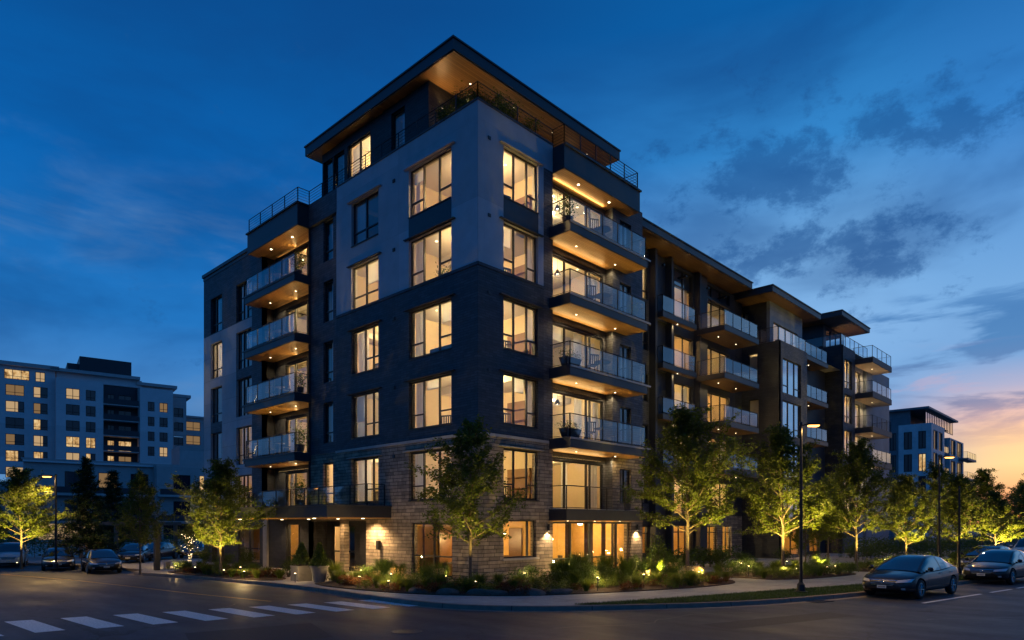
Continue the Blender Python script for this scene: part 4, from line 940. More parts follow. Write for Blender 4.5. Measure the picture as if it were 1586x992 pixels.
for (a, b) in lw:
    for i, (z0, z1) in enumerate(rows):
        window(Eb, 'x', 94.9, a, b, z0, z1 - .2, mull=((a + b) / 2,), rec=.1, glass=WARMWIN if (a == 5.4 and i == 1) else DUSKGLASS, fw=.1)
for (z0, z1) in rows: window(Eb, 'y', EY + 1.6, 103.6, 106, z0, z1, rec=.1, glass=DUSKGLASS, fw=.1)
window(Eb, 'y', EY + .9, 95.8, 113.5, 17.5, 19.6, mull=[95.8 + 1.1 * q for q in range(1, 16)], rec=.02, glass=GLASSB, fw=.1, name='penthouse_glazing')
g = MB(); g.box(96, 115.5, EY + 4, EY + 4.2, 17.42, 19.6, GP2); g.build('penthouse_wall', Eb)
for z in (13.6, 10.3, 7.0): balcony(Eb, 112.8, 119.8, EY - 1.3, EY - .003, z, '+y', th=.3, soff=SOFFD, lights=0, power=0, fmat=GP2, glass=True)
for z in (13.8, 10.5, 7.2): railing(Eb, [(103, EY + .1), (106.6, EY + .1)], z, 1.0, True, 1.2); 
e = MB(); e.box(94.9, 114.6, EY + .35, 18, 19.66, 19.95, GP2); e.build('roof', Eb)
v_ = MB()
for xx in (106.5, 107.3, 108.2, 109.4, 110.0): v_.tube((xx, EY + 2, 20.0), (xx, EY + 2, 20.7 + .3 * (xx % 1)), .12, .12, TRIM, 8)
v_.box(108.4, 109.2, EY + 2, EY + 3, 20.0, 20.8, TRIM); v_.build('roof_vent', Eb)

# ================================================================ PALE APARTMENT BUILDING FAR LEFT
Fb = empty('apartment_building', (6.59, 133.15, 0), 'tall pale apartment building with scattered lit windows in the far left background', 'apartment building', rz=radians(-10.3))
FW = M('pale_stucco', panelled, c=(.62, .62, .64), pw=60, ph=3.05, nv=.05)
FW2 = M('beige_stucco', panelled, c=(.42, .40, .40), pw=60, ph=3.05, nv=.08)
FD = M('dark_balcony_front', plain, c=(.03, .035, .045), rough=.5, bs=0)
WSET = [M('lit_window_dim', emis, c=(1, .60, .28), s=.22), M('lit_window_mid', emis, c=(1, .66, .34), s=.5), WARMWIN, WARMWIN]
def Fwall(mb, axis, c, a0, a1, z0, z1, holes, mat): wall(mb, axis, c, a0, a1, z0, z1, holes, -1, .4, mat=mat)
frows = [28.6 - 3.04 * i for i in range(6)]
stf = random.Random(8)
class LocalParent: pass
def fbuild(mb, name, parent):
    o = mb.build(name, parent, loc='local'); return o
def fwin(a0, a1, z0, z1, c, lit, mull=None, axis='y'):
    mb_ = MB(); f0, f1 = c + .12, c + .2; w_ = .09
    abox(mb_, axis, f0, f1, a0 + .003, a0 + w_, z0, z1, FRAME); abox(mb_, axis, f0, f1, a1 - w_, a1 - .003, z0, z1, FRAME); abox(mb_, axis, f0, f1, a0 + w_, a1 - w_, z0 + .003, z0 + w_, FRAME); abox(mb_, axis, f0, f1, a0 + w_, a1 - w_, z1 - w_, z1 - .003, FRAME)
    n = max(2, round((a1 - a0) / 1.2))
    for q in range(1, n):
        m = a0 + (a1 - a0) * q / n; abox(mb_, axis, f0, f1, m - .05, m + .05, z0 + w_, z1 - w_, FRAME)
    abox(mb_, axis, f0 - .01, f1, a0 + w_, a1 - w_, z0 + .55, z0 + .63, FRAME)
    o = fbuild(mb_, 'window', Fb)
    g = MB(); gc = c + .16
    pts = lambda a, b: [P3(axis, gc, a, z0 + .03), P3(axis, gc, b, z0 + .03), P3(axis, gc, b, z1 - .03), P3(axis, gc, a, z1 - .03)]
    WW = stf.choice(WSET)
    if lit == 2: m = a0 + (a1 - a0) * (.5 if stf.random() < .5 else .66); g.poly(pts(a0 + .03, m), WW); g.poly(pts(m, a1 - .03), DUSKGLASS)
    else: g.poly(pts(a0 + .03, a1 - .03), WW if lit else DUSKGLASS)
    fbuild(g, 'pane', o)
# segments along local x : seg1 [-16,7.9] recessed 2 m, seg2 [7.9,21.8], balcony bay [15.6,21.6], seg3 [21.6,28], end [28,33]
mb = MB(); H1 = []
W1 = [(-12, -9.2), (-6, -3.4), (.8, 3.6), (5.0, 7.2)]
lit1 = {(2, 0): 1, (3, 0): 2, (2, 1): 2, (3, 1): 2, (3, 2): 2, (2, 3): 2, (3, 3): 2, (2, 4): 2, (3, 4): 2}
for i, z in enumerate(frows): H1 += [(a, b, z - 2.0, z) for a, b in W1]
H1 += [(a, b, 29.6, 31.4) for a, b in ((.6, 4.4), (5.3, 6.8))]
Fwall(mb, 'y', 1.0, -16, 8.4, 12, 32.0, H1, FW)
W2 = [(10.0, 12.2), (13.2, 14.8)]
H2 = [(a, b, z - 2.0, z) for z in frows for a, b in W2]
Fwall(mb, 'y', -1.0, 8.4, 16.1, 12, 30.4, H2, FW)
mb.box(8.4, 8.6, -.6, 1.0, 12, 30.4, FW2)
Fwall(mb, 'y', 1.4, 16.1, 22.4, 12, 31.0, [(17.0, 18.2, z - 2.1, z) for z in frows] + [(18.9, 21.2, z - 2.1, z) for z in frows], FD)
Fwall(mb, 'y', -1.0, 22.4, 28.4, 12, 30.2, [(a, b, z - 1.9, z) for z in [27.5 - 3.0 * i for i in range(4)] for a, b in ((23.8, 25.0), (25.9, 27.4))], FW)
Fwall(mb, 'y', .6, 28.4, 31.2, 12, 29.2, [(28.8, 30.6, z - 1.9, z) for z in [27.0 - 2.95 * i for i in range(4)]], FW2)
Fwall(mb, 'y', 2.0, 31.2, 35.0, 12, 25.4, [(31.4, 34.2, z - 1.9, z) for z in [24.6 - 2.95 * i for i in range(4)]], FW2)
for (x_, y0, y1, zt) in ((16.1, -.6, 1.4, 30.4), (22.4, -.6, 1.4, 30.2), (28.4, -.6, .6, 30.2), (31.2, 1, 2, 29.2)): mb.box(x_ - .2, x_, y0, y1, 12, zt, FW2)
mb.box(34.9, 35.0, 2.4, 18, 12, 25.4, FW2)
fbuild(mb, 'wall', Fb)
mb = MB()
mb.box(-16, 9, .2, 18, 32.0, 32.7, FW2); mb.box(8.6, 23, 1.2, 18, 30.4, 31.9, FW); mb.box(7.6, 22.6, .2, 18, 31.9, 32.5, FW2); mb.box(22, 29.5, .8, 18, 31.0, 31.6, FW2); mb.box(22.4, 28.8, 1.6, 18, 30.2, 31.0, FW); mb.box(28, 32.2, 1.2, 18, 29.4, 30.0, FW2)
mb.box(12.5, 21.5, 4, 12, 32.5, 36.0, FD); mb.box(10.5, 12.5, 5, 12, 32.5, 34.6, FD); mb.box(31, 36.0, 1.6, 12, 25.4, 25.8, FW2)
fbuild(mb, 'roof', Fb)
for i, z in enumerate(frows):
    for j, (a, b) in enumerate(W1): fwin(a, b, z - 2.0, z, 1.0, lit1.get((j, i), stf.choice((0, 1, 2))))
    for j, (a, b) in enumerate(W2): fwin(a, b, z - 2.0, z, -1.0, {(0, 0): 1, (0, 3): 1, (1, 3): 1, (0, 4): 1, (1, 4): 2}.get((j, i), 0))
    fwin(17.0, 18.2, z - 2.1, z, 1.4, i in (3, 4)); fwin(18.9, 21.2, z - 2.1, z, 1.4, (0, 0, 0, 1, 1, 1)[i])
    bb = MB(); bb.box(16.1, 22.2, -1.0, 1.3, z - 2.45, z - 2.25, FW2); bb.box(16.1, 22.2, -1.05, -.98, z - 2.2, z - 1.2, FD); fbuild(bb, 'balcony', Fb)
for (a, b, z0, z1) in [(.6, 4.4, 29.6, 31.4), (5.3, 6.8, 29.6, 31.4)]: fwin(a, b, z0, z1, 1.0, 1)
for i, z in enumerate([27.5 - 3.0 * q for q in range(4)]):
    fwin(23.8, 25.0, z - 1.9, z, -1.0, 0); fwin(25.9, 27.4, z - 1.9, z, -1.0, (1, 0, 0, 1)[i])
    fwin(28.8, 30.6, z - 2.4, z - .5, .6, (0, 0, 0, 2)[i]); fwin(31.4, 34.2, 24.6 - 2.95 * i - 1.9, 24.6 - 2.95 * i, 2.0, (1, 1, 2, 2)[i])
# podium in front (two storeys with terraces)
pdm = MB(); ph_ = []
for a in (8.5, 13, 17.5, 23.5, 27.5): ph_ += [(a, a + 2.6, 8.0, 11.0), (a, a + 2.6, 3.6, 6.6)]
Fwall(pdm, 'y', -28.4, 3.6, 21.0, 0, 12.2, [h for h in ph_ if h[1] < 21] + [(5, 20, .3, 2.9)], FW2)
Fwall(pdm, 'y', -30.4, 21.0, 34, 0, 12.6, [h for h in ph_ if h[0] > 21] + [(22, 33, .3, 2.9)], FW2)
pdm.box(3.3, 3.6, -28.4, -1, 0, 12.2, FW2); pdm.box(20.8, 21, -30, -28, 0, 12.6, FW2); pdm.box(3.6, 34, -28, -1.2, 12.0, 12.18, CONC)
pdm.box(-14, 3.3, -20, -1, 0, 9.5, FW2)
pdm.box(3.0, 21.2, -29.9, -28.42, 7.2, 7.6, FW2); pdm.box(3.0, 21.2, -29.9, -28.42, 2.9, 3.3, FW2); pdm.box(3.2, 21.2, -28.9, -28.0, 12.2, 12.6, FW)
pdm.box(3.0, 34.4, -29.0, -28.0, 12.6, 12.8, FW2)
fbuild(pdm, 'podium', Fb)
for (a, b, z0, z1) in ph_: fwin(a, b, z0, z1, -28.4 if a < 21 else -30.4, (1 if a == 13 and z0 > 7 else 2 if a == 27.5 and z0 > 7 else 0))
fwin(5, 20, .3, 2.9, -28.4, 2); fwin(22, 33, .3, 2.9, -30.4, 0)
for zz in (7.6, 3.3):
    r_ = MB(); r_.box(3.1, 21.1, -29.85, -29.82, zz, zz + .95, FD); r_.box(21.3, 33.8, -31.9, -31.87, zz, zz + .95, FD); r_.box(21.0, 34, -31.9, -30.42, zz - .35, zz, FW2); fbuild(r_, 'terrace_front', Fb)
rx = MB(); rx.box(24.6, 31.5, -29.5, -22, 12.6, 16.0, FW2); fbuild(rx, 'roof_room', Fb)
fwin(23.6, 24.5, 13.2, 15.2, -1.02, 1)

# ================================================================ VEGETATION
import numpy as np
def leafmat(t, c=(.07, .115, .020), v=.5):
    pos = t.new('ShaderNodeNewGeometry').outputs['Position']
    n = t.noise(pos, 1.4, 3); n2 = t.noise(pos, 14, 2)
    col = t.mix(1, c, t.ramp(t.math('ADD', t.math('MULTIPLY', n, .5), t.math('MULTIPLY', n2, .5)), [(.3, 1 - v), (.7, 1 + v)]), 'MULTIPLY')
    d = t.new('ShaderNodeBsdfPrincipled'); t.put(d.inputs['Base Color'], col); d.inputs['Roughness'].default_value = .5; d.inputs['Specular IOR Level'].default_value = .3
    tr = t.new('ShaderNodeBsdfTranslucent'); t.put(tr.inputs[0], t.mix(1, col, (1.6, 1.5, .6), 'MULTIPLY'))
    m = t.new('ShaderNodeMixShader'); m.inputs[0].default_value = .38; t.l.new(d.outputs[0], m.inputs[1]); t.l.new(tr.outputs[0], m.inputs[2]); return m.outputs[0]
LEAF = M('leaf_green', leafmat, c=(.075, .105, .016)); LEAFD = M('leaf_dark', leafmat, c=(.035, .062, .016)); LEAFC = M('conifer_needles', leafmat, c=(.022, .045, .018))
LEAFY = M('grass_blade', leafmat, c=(.10, .14, .026)); LEAFP = M('pale_plume', leafmat, c=(.38, .30, .20), v=.3); LEAFG = M('shrub_leaf', leafmat, c=(.06, .10, .022)); LEAFR = M('reddish_cover', leafmat, c=(.12, .05, .022))
BARK = M('bark', plain, c=(.11, .085, .065), rough=.9, nv=.35, ns=12, bs=.7, bscale=40)
ROCK = M('rock', plain, c=(.095, .085, .075), rough=.9, nv=.4, ns=3, bs=.8, bscale=12)
def npmesh(name, V, Fq, mat, parent=None, smooth=False):
    me = bpy.data.meshes.new(name); n = len(V); k = Fq.shape[1]; m = len(Fq)
    me.vertices.add(n); me.vertices.foreach_set('co', V.astype(np.float32).ravel())
    me.loops.add(m * k); me.loops.foreach_set('vertex_index', Fq.astype(np.int32).ravel())
    me.polygons.add(m); me.polygons.foreach_set('loop_start', np.arange(0, m * k, k, dtype=np.int32))
    me.materials.append(mat); me.update(); me.validate()
    o = bpy.data.objects.new(name, me); C.objects.link(o)
    if parent is not None: o.parent = parent
    return o
def leaves(points, size, rng, flat=.5, asp=.5):
    """one small folded diamond per point"""
    P_ = np.asarray(points, dtype=float); n = len(P_)
    d = rng.normal(size=(n, 3)); d[:, 2] *= flat; d /= np.linalg.norm(d, axis=1)[:, None]
    u = rng.normal(size=(n, 3)); u[:, 2] += 1.2
    s = np.cross(d, u); s /= np.linalg.norm(s, axis=1)[:, None] + 1e-9
    nn = np.cross(d, s)
    L = size * rng.uniform(.65, 1.35, n)[:, None]
    a = P_; b = P_ + d * L * .5 + s * L * asp * .5 + nn * L * .06; c = P_ + d * L; e = P_ + d * L * .5 - s * L * asp * .5 + nn * L * .06
    V = np.stack([a, b, c, e], 1).reshape(-1, 3)
    F_ = np.arange(n * 4).reshape(-1, 4)
    return V, F_
def make_tree(name, h, rad, seed, loc, label, cat='tree', group=None, clear=.27, n_limb=26, per=15, lsize=.13, mat=None, shape='oval', trunk_r=.07):
    rng = np.random.default_rng(seed); R = random.Random(seed)
    root = empty(name, loc, label, cat, group)
    tk = MB(); br = MB()
    # leader, slightly bent
    pts = []; x = y = 0
    for i in range(9):
        z = h * .93 * i / 8; pts.append(Vector((x, y, z))); x += R.uniform(-.05, .05) * (i > 1); y += R.uniform(-.05, .05) * (i > 1)
    def rad_at(z): return trunk_r * max(.10, (1 - z / h) ** .8) * (1.25 if z < .1 else 1)
    for i in range(8): tk.tube(pts[i], pts[i + 1], rad_at(pts[i].z), rad_at(pts[i + 1].z), BARK, 9, cap=False)
    tk.tube((0, 0, -.05), (0, 0, .12), trunk_r * 1.6, trunk_r * 1.2, BARK, 9, cap=False)
    tk.build('trunk', root, smooth=True, loc='local')
    P_ = []
    def twig(a, d, L, r, depth):
        seg = 3; p = Vector(a); dd = Vector(d)
        for i in range(seg):
            q = p + dd * (L / seg)
            br.tube(p, q, r * (1 - i / seg * .6), r * (1 - (i + 1) / seg * .6), BARK, 5 if depth else 6, cap=False)
            if depth == 0 or i > 0 or L < .5:
                pass
            if depth < 2:
                for _ in range(2 if depth == 0 else 1):
                    if i == 0 and depth == 0 and R.random() < .5: continue
                    side = Vector((R.gauss(0, 1), R.gauss(0, 1), R.gauss(0, .6))).normalized()
                    nd = (dd * .75 + side * .75 + Vector((0, 0, .12))).normalized()
                    twig(p.lerp(q, R.random()), nd, L * R.uniform(.38, .55), r * .5, depth + 1)
            if depth >= 1 or i == seg - 1:
                m = int(per * (L / seg) / .22 * R.uniform(.5, 1.2)) + 2
                for _ in range(m):
                    f = R.random(); c = p.lerp(q, f)
                    P_.append((c.x + R.gauss(0, .075), c.y + R.gauss(0, .075), c.z + R.gauss(0, .06)))
            p = q; dd = (dd + Vector((R.gauss(0, .12), R.gauss(0, .12), R.uniform(-.05, .12)))).normalized()
    z0 = h * clear
    for i in range(n_limb):
        f = (i + R.uniform(-.3, .3)) / n_limb; f = min(max(f, 0), 1)
        z = z0 + (h * .95 - z0) * f; az_ = i * 2.4 + R.uniform(-.4, .4)
        if shape == 'oval': L = rad * (.72 + .38 * sin(pi * min(1, f * 1.5 + .12))) * (1 - f ** 2.2 * .78)
        elif shape == 'cone': L = rad * (1.02 - f * .93)
        L *= R.uniform(.78, 1.15); up = {'oval': .45 + 1.1 * f, 'cone': .06}[shape]
        k = min(int(z / (h * .93) * 8), 7); base = pts[k].lerp(pts[k + 1], z / (h * .93) * 8 - k)
        d = Vector((cos(az_), sin(az_), up)).normalized()
        twig(base, d, L / math.hypot(d.x, d.y) ** .5, max(.012, rad_at(z) * .5), 0)
    br.build('limbs', root, smooth=True, loc='local')
    V, F_ = leaves(P_, lsize, rng)
    npmesh('crown', V, F_, mat or LEAF, root)
    return root, len(P_)
g_ = 'street trees in front of the apartment blocks'
trees = []
t1, n1 = make_tree('street_tree', 6.3, 1.75, 3, (-1.2, -.85, .16), 'green street tree directly in front of the stone building corner', group=g_, mat=LEAF, clear=.24, n_limb=28, per=11)
t2, n2 = make_tree('street_tree', 7.5, 2.25, 7, (8.5, -4.5, .16), 'tallest street tree, just right of the lit storefront', group=g_, clear=.26, n_limb=36, trunk_r=.09)
t3, n3 = make_tree('street_tree', 7.0, 2.2, 12, (14.5, -6.3, .16), 'bushy street tree whose right side is lit by the near lamp post', group=g_, clear=.24, n_limb=34, trunk_r=.085)
print('leaves', n1, n2, n3)
def tcopy(src, loc, rz, s, label, group=g_):
    return copy_tree(src, loc=loc, rz=rz, scale=s, label=label, group=group)
tcopy(t2, (19.6, -8.1, .16), 2.1, (.80, .80, .90), 'darker street tree standing left of the parked sedan')
tcopy(t3, (25.0, -9.1, .16), 4.0, (.78, .78, .74), 'rounded uplit street tree rising behind the roof of the near sedan')
tcopy(t1, (29.5, -10.8, .16), 1.2, (1.0, 1.0, .86), 'street tree between the near sedan and the second dark car')
tcopy(t2, (34.5, -11.9, .16), 5.0, (.68, .68, .60), 'low spreading uplit street tree above the second dark car')
tcopy(t3, (19.3, -5.6, .16), .4, (.55, .55, .55), 'small young tree in the gap left of the tree by the parked sedan')
tcopy(t1, (35.5, -8.5, .14), 2.2, 1.05, 'tree against the base of the distant grey block')
tcopy(t3, (45, -9.5, .14), 3.3, .95, 'tree at the right foot of the distant grey block')
tcopy(t1, (24.5, -5.0, .14), 5.1, .85, 'dark tree close to the wall of the third block')
tcopy(t3, (56, -11.4, .14), .8, .98, 'small far tree at the right edge of the picture')
tcopy(t2, (66, -9.5, .14), 1.8, .9, 'farthest tree on the right horizon')
tcopy(t2, (82, -13.5, .14), 2.8, .85, 'tree silhouette against the sunset, beyond the cars')
tcopy(t3, (-5.0, 12.3, .16), 2.0, (.86, .86, .76), 'street tree left of the entrance canopy, lit from below')
tcopy(t2, (-10.1, 26.4, .126), .3, (.74, .74, .74), 'bright yellow lit tree beside the left street lamp')
tcopy(t1, (-6.95, 17.1, .13), 4.4, (.62, .62, .80), 'dark slim tree growing in a pit right of the black sedan')
tcopy(t2, (-13.5, 36, .13), 3.9, (.8, .8, .85), 'dark tree at the far left edge behind the white wagon')
t5, _ = make_tree('conifer_tree', 7.0, 1.5, 21, (-6.3, 28.8, .13), 'dark spruce right of the left street lamp', 'conifer', 'spruces behind the parked cars', clear=.10, n_limb=60, per=18, lsize=.11, mat=LEAFC, shape='cone')
copy_tree(t5, loc=(-10.6, 40, .13), rz=1, scale=(1.5, 1.5, 1.55), label='tall spruce at the far left in front of the pale building')
copy_tree(t5, loc=(-2.0, 39, .13), rz=2, scale=(1.2, 1.2, 1.0), label='spruce behind the dark slim tree by the pergola')
# shrubs and perennials
def leafy(name, rad, h, n, seed, mat, lsize=.06, stems=True):
    rng = np.random.default_rng(seed); root = empty(name, (0, 0, 0), 'x', 'shrub')
    k = 14; cen = rng.normal(size=(k, 3)) * np.array([rad * .48, rad * .48, h * .20]) + np.array([0, 0, h * .52])
    idx = rng.integers(0, k, n); pts = cen[idx] + rng.normal(size=(n, 3)) * np.array([rad * .22, rad * .22, h * .16])
    pts[:, 2] = np.abs(pts[:, 2]) + .01
    V, F_ = leaves(pts, lsize, rng, flat=.8, asp=.45); npmesh('foliage', V, F_, mat, root)
    sm = MB()
    for c in cen: sm.tube((rng.normal() * .03, rng.normal() * .03, -.03), tuple(c), .012, .005, BARK, 5, cap=False)
    sm.build('stem', root, loc='local'); return root
def blades(name, rad, h, n, seed, mat, wd=.014, plume=None, arch=.6):
    rng = np.random.default_rng(seed); root = empty(name, (0, 0, 0), 'x', 'grass clump')
    V = []; F_ = []
    for i in range(n):
        a = rng.uniform(0, 2 * pi); r0 = rng.uniform(0, rad * .25); L = h * rng.uniform(.6, 1.15); out = rad * rng.uniform(.3, 1.0) * arch * 1.6
        px_, py_ = cos(a), sin(a); w_ = wd * rng.uniform(.7, 1.3); b = len(V)
        for j in range(5):
            f = j / 4; rr = r0 + out * f ** 1.8; z = L * (f - .28 * arch * f ** 3)
            ww = w_ * (1 - f * .9); V.append((px_ * rr - py_ * ww, py_ * rr + px_ * ww, z)); V.append((px_ * rr + py_ * ww, py_ * rr - px_ * ww, z))
        for j in range(4): F_.append((b + 2 * j, b + 2 * j + 1, b + 2 * j + 3, b + 2 * j + 2))
    V = np.array(V); F_ = np.array(F_); nf = len(F_)
    if plume:
        pts = []
        for i in range(plume):
            a = rng.uniform(0, 2 * pi); rr = rad * rng.uniform(.2, .8)
            for q in range(26): f = rng.uniform(0, 1); pts.append((cos(a) * rr * (.8 + .25 * f) + rng.normal() * .015, sin(a) * rr * (.8 + .25 * f) + rng.normal() * .015, h * (.8 + .35 * f)))
        V2, F2 = leaves(pts, .035, rng); F_ = np.concatenate([F_, F2 + len(V)]); V = np.concatenate([V, V2])
    lt = npmesh('leaf_tuft', V, F_, mat, root)
    if plume: lt.data.materials.append(LEAFP); lt.data.polygons.foreach_set('material_index', [0] * nf + [1] * (len(F_) - nf))
    return root
SR = [leafy('shrub', .42, .62, 1500, 1, LEAFG, .065), leafy('shrub', .5, .8, 2000, 2, LEAFG, .06), leafy('shrub', .36, .4, 1100, 3, LEAFY, .05), leafy('shrub', .42, .30, 1100, 4, LEAFR, .055)]
GR = [blades('tufted_plant', .55, .85, 420, 5, LEAFY), blades('tufted_plant', .42, .55, 260, 6, LEAFY, .02), blades('tufted_plant', .5, .8, 300, 7, LEAFY, .013, 16), blades('tufted_plant', .6, .95, 620, 8, LEAFG, .013, None, .5)]
used = set()
def plant(src, x, y, s, z=.155, label=None, group=None, cat=None, name=None):
    rz = random.uniform(0, 6.28); sc3 = (s, s, s * random.uniform(.85, 1.15))
    if id(src) not in used:
        used.add(id(src)); o = src; o.location = (x, y, z); o.rotation_euler = (0, 0, rz); o.scale = sc3
        if label: o['label'] = label
        if group: o['group'] = group
    else: o = copy_tree(src, loc=(x, y, z), rz=rz, scale=sc3, label=label, group=group)
    if cat: o['category'] = cat
    return o
def inside(p, poly):
    x, y = p; c = False; n = len(poly)
    for i in range(n):
        x1, y1 = poly[i]; x2, y2 = poly[(i + 1) % n]
        if (y1 > y) != (y2 > y) and x < (x2 - x1) * (y - y1) / (y2 - y1) + x1: c = not c
    return c
def fill(poly, n, items, sep, where, seed, cond=lambda x, y: True):
    R = random.Random(seed); pts = []; xs = [p[0] for p in poly]; ys = [p[1] for p in poly]; tries = 0
    while len(pts) < n and tries < 6000:
        tries += 1; p = (R.uniform(min(xs), max(xs)), R.uniform(min(ys), max(ys)))
        if not inside(p, poly) or not cond(*p): continue
        if not all(inside((p[0] + a, p[1] + b), poly) for a, b in ((.22, 0), (-.22, 0), (0, .22), (0, -.22))): continue
        if any((p[0] - q[0]) ** 2 + (p[1] - q[1]) ** 2 < sep * sep for q in pts): continue
        pts.append(p); src, smin, smax, nm = R.choice(items)
        plant(src, p[0], p[1], R.uniform(smin, smax), label=nm[0] + ' ' + where, group=nm[1] + ' ' + where, cat=nm[2])
L1 = ('leafy dark green shrub', 'dark shrubs', 'shrub'); L2 = ('low bright green shrub', 'bright low shrubs', 'shrub'); L3 = ('low reddish ground plant', 'reddish plants', 'plant'); L4 = ('tuft of long arching grass', 'grass tufts', 'grass clump'); L5 = ('spiky green grass clump', 'spiky clumps', 'grass clump'); L6 = ('grass clump with pale plumes', 'plumed clumps', 'grass clump')
back1 = lambda x, y: (y > -3.6 and x > -1) or (x < -1 and x > -2.9)
fill(BED1, 34, [(SR[0], .9, 1.3, L1), (SR[1], .8, 1.1, L1), (GR[3], .9, 1.2, L4)], .62, 'in the back corner bed', 1, lambda x, y: y < -.7 and x > .8 and y > -4.2 or (x < -.8 and x > -2.4 and y > 0))
fill(BED1, 105, [(SR[2], .85, 1.3, L2), (SR[3], .8, 1.2, L3), (GR[1], .8, 1.2, L5), (SR[2], .7, 1.1, L2), (GR[2], .6, .8, L6), (GR[0], .5, .75, L4)], .37, 'along the front corner bed', 2, lambda x, y: (y < -3.4) or x < -2.0 or (x < .5 and y < -1.2))
fill(BED2, 36, [(SR[2], .8, 1.2, L2), (SR[0], .7, 1.0, L1), (GR[1], .8, 1.1, L5), (SR[3], .8, 1.2, L3)], .50, 'in the bed left of the entrance', 3)
fill(BED3, 38, [(SR[0], .8, 1.1, L1), (SR[2], .8, 1.2, L2), (GR[1], .8, 1.1, L5), (SR[1], .6, .8, L1)], .60, 'in the lamp lit bed', 4)
fill(BED4, 24, [(SR[0], .8, 1.1, L1), (SR[2], .8, 1.3, L2), (GR[1], .8, 1.1, L5)], .85, 'in the bed left of the parked sedan', 5)
fill(BED5, 16, [(SR[0], 1, 1.3, L1), (SR[2], 1, 1.6, L2)], 1.2, 'in the far bed behind the parked cars', 6)
# individually placed plants
plant(SR[1], 9.6, -2.4, 1.5, label='tall loose shrub right of the storefront sconce', cat='shrub').scale = (1.25, 1.25, 2.0)
plant(GR[3], 4.0, -2.0, 1.35, label='largest arching grass clump in front of the storefront', cat='grass clump')
plant(GR[3], 2.6, -2.6, 1.25, label='arching grass clump below the lit ground floor window', cat='grass clump')
plant(GR[0], -2.6, 6.3, 1.1, label='yellow green arching plant right of the tapered planter', cat='grass clump', z=.13)
plant(SR[1], -3.0, 9.6, 1.0, label='round dark shrub left of the square planter', cat='shrub', z=.13)
for i, (x, y) in enumerate([(13.2, -1.2), (17.5, -1.4), (21.5, -1.0), (26.5, -1.6), (30, -2.2), (35, -3.0), (39, -3.2), (-1.2, 17.5), (-1.3, 20.4), (-1.2, 23.5)]):
    plant(SR[i % 2], x, y, 1.15, z=.12, label='dark shrub standing close against the ground floor walls', group='dark shrubs against the ground floor walls', cat='shrub')
# hedges behind the left parking
hd = MB()
def hedge(x0, y0, x1, y1, h, wdt, seed, label):
    rng = np.random.default_rng(seed); L = math.hypot(x1 - x0, y1 - y0); n = int(L * 420)
    f = rng.uniform(0, 1, n); base = np.stack([x0 + (x1 - x0) * f, y0 + (y1 - y0) * f, np.zeros(n)], 1)
    bump_ = 1 + .22 * np.sin(f * L * 1.9) + .12 * np.sin(f * L * 5.1 + 1)
    pts = base + np.stack([rng.normal(0, wdt * .4, n), rng.normal(0, wdt * .4, n), rng.beta(2, 1.6, n) * h * bump_ + .1], 1)
    root = empty('hedge', (x0, y0, .12), label, 'hedge'); pts -= np.array([x0, y0, 0])
    V, F_ = leaves(pts, .16, rng); npmesh('foliage', V, F_, LEAFG, root)
    m = MB()
    for q in range(int(L * 1.5)):
        g = q / (L * 1.5); m.tube(((x1 - x0) * g, (y1 - y0) * g, -.1), ((x1 - x0) * g, (y1 - y0) * g, h * .7), .03, .01, BARK, 5)
    m.build('stem', root, loc='local')
hedge(-9.5, 44, -3.2, 38.5, 1.8, 1.6, 3, 'shaggy lamp lit hedge behind the white wagon and dark sedan')
hedge(-2.6, 37.5, 5, 35.0, 1.5, 1.4, 4, 'dark hedge behind the pergola posts')
hedge(12.5, -.4, 20, -.9, .9, 1.0, 5, 'low dark hedge along the second block')
hedge(31, -4.5, 60, -7.5, 1.3, 1.8, 6, 'long dark hedge at the foot of the far blocks')
hedge(62, -8, 118, -10, 3.2, 3.0, 7, 'tall dark hedge on the right horizon behind the cars')
hedge(-16, 66, 8, 60, 3.6, 4, 8, 'deep dark planting in front of the pale far building')
# grass of the lawn strip
rng = np.random.default_rng(4); V = []; F_ = []; xs = [p[0] for p in LAWNP]; ys = [p[1] for p in LAWNP]; cnt = 0
pts = []
while len(pts) < 26000:
    x = -2.6 + 22 * rng.random() ** 1.3; y = rng.uniform(-13.6, -6.8)
    if inside((x, y), LAWNP): pts.append((x, y))
pts = np.array(pts); n = len(pts); hh = rng.uniform(.03, .075, n); a = rng.uniform(0, 2 * pi, n); ln_ = rng.normal(0, .02, (n, 2)); ww = .006
V = np.zeros((n, 3, 3)); V[:, 0, 0] = pts[:, 0] - np.cos(a) * ww; V[:, 0, 1] = pts[:, 1] - np.sin(a) * ww; V[:, 1, 0] = pts[:, 0] + np.cos(a) * ww; V[:, 1, 1] = pts[:, 1] + np.sin(a) * ww
V[:, 2, 0] = pts[:, 0] + ln_[:, 0]; V[:, 2, 1] = pts[:, 1] + ln_[:, 1]; V[:, :2, 2] = .14; V[:, 2, 2] = .142 + hh
gl_ = npmesh('grass', V.reshape(-1, 3), np.arange(n * 3).reshape(-1, 3), M('lawn_blade', leafmat, c=(.045, .085, .018)))
tag(gl_, 'short green grass of the lawn strip along the right kerb', 'grass', kind='stuff')
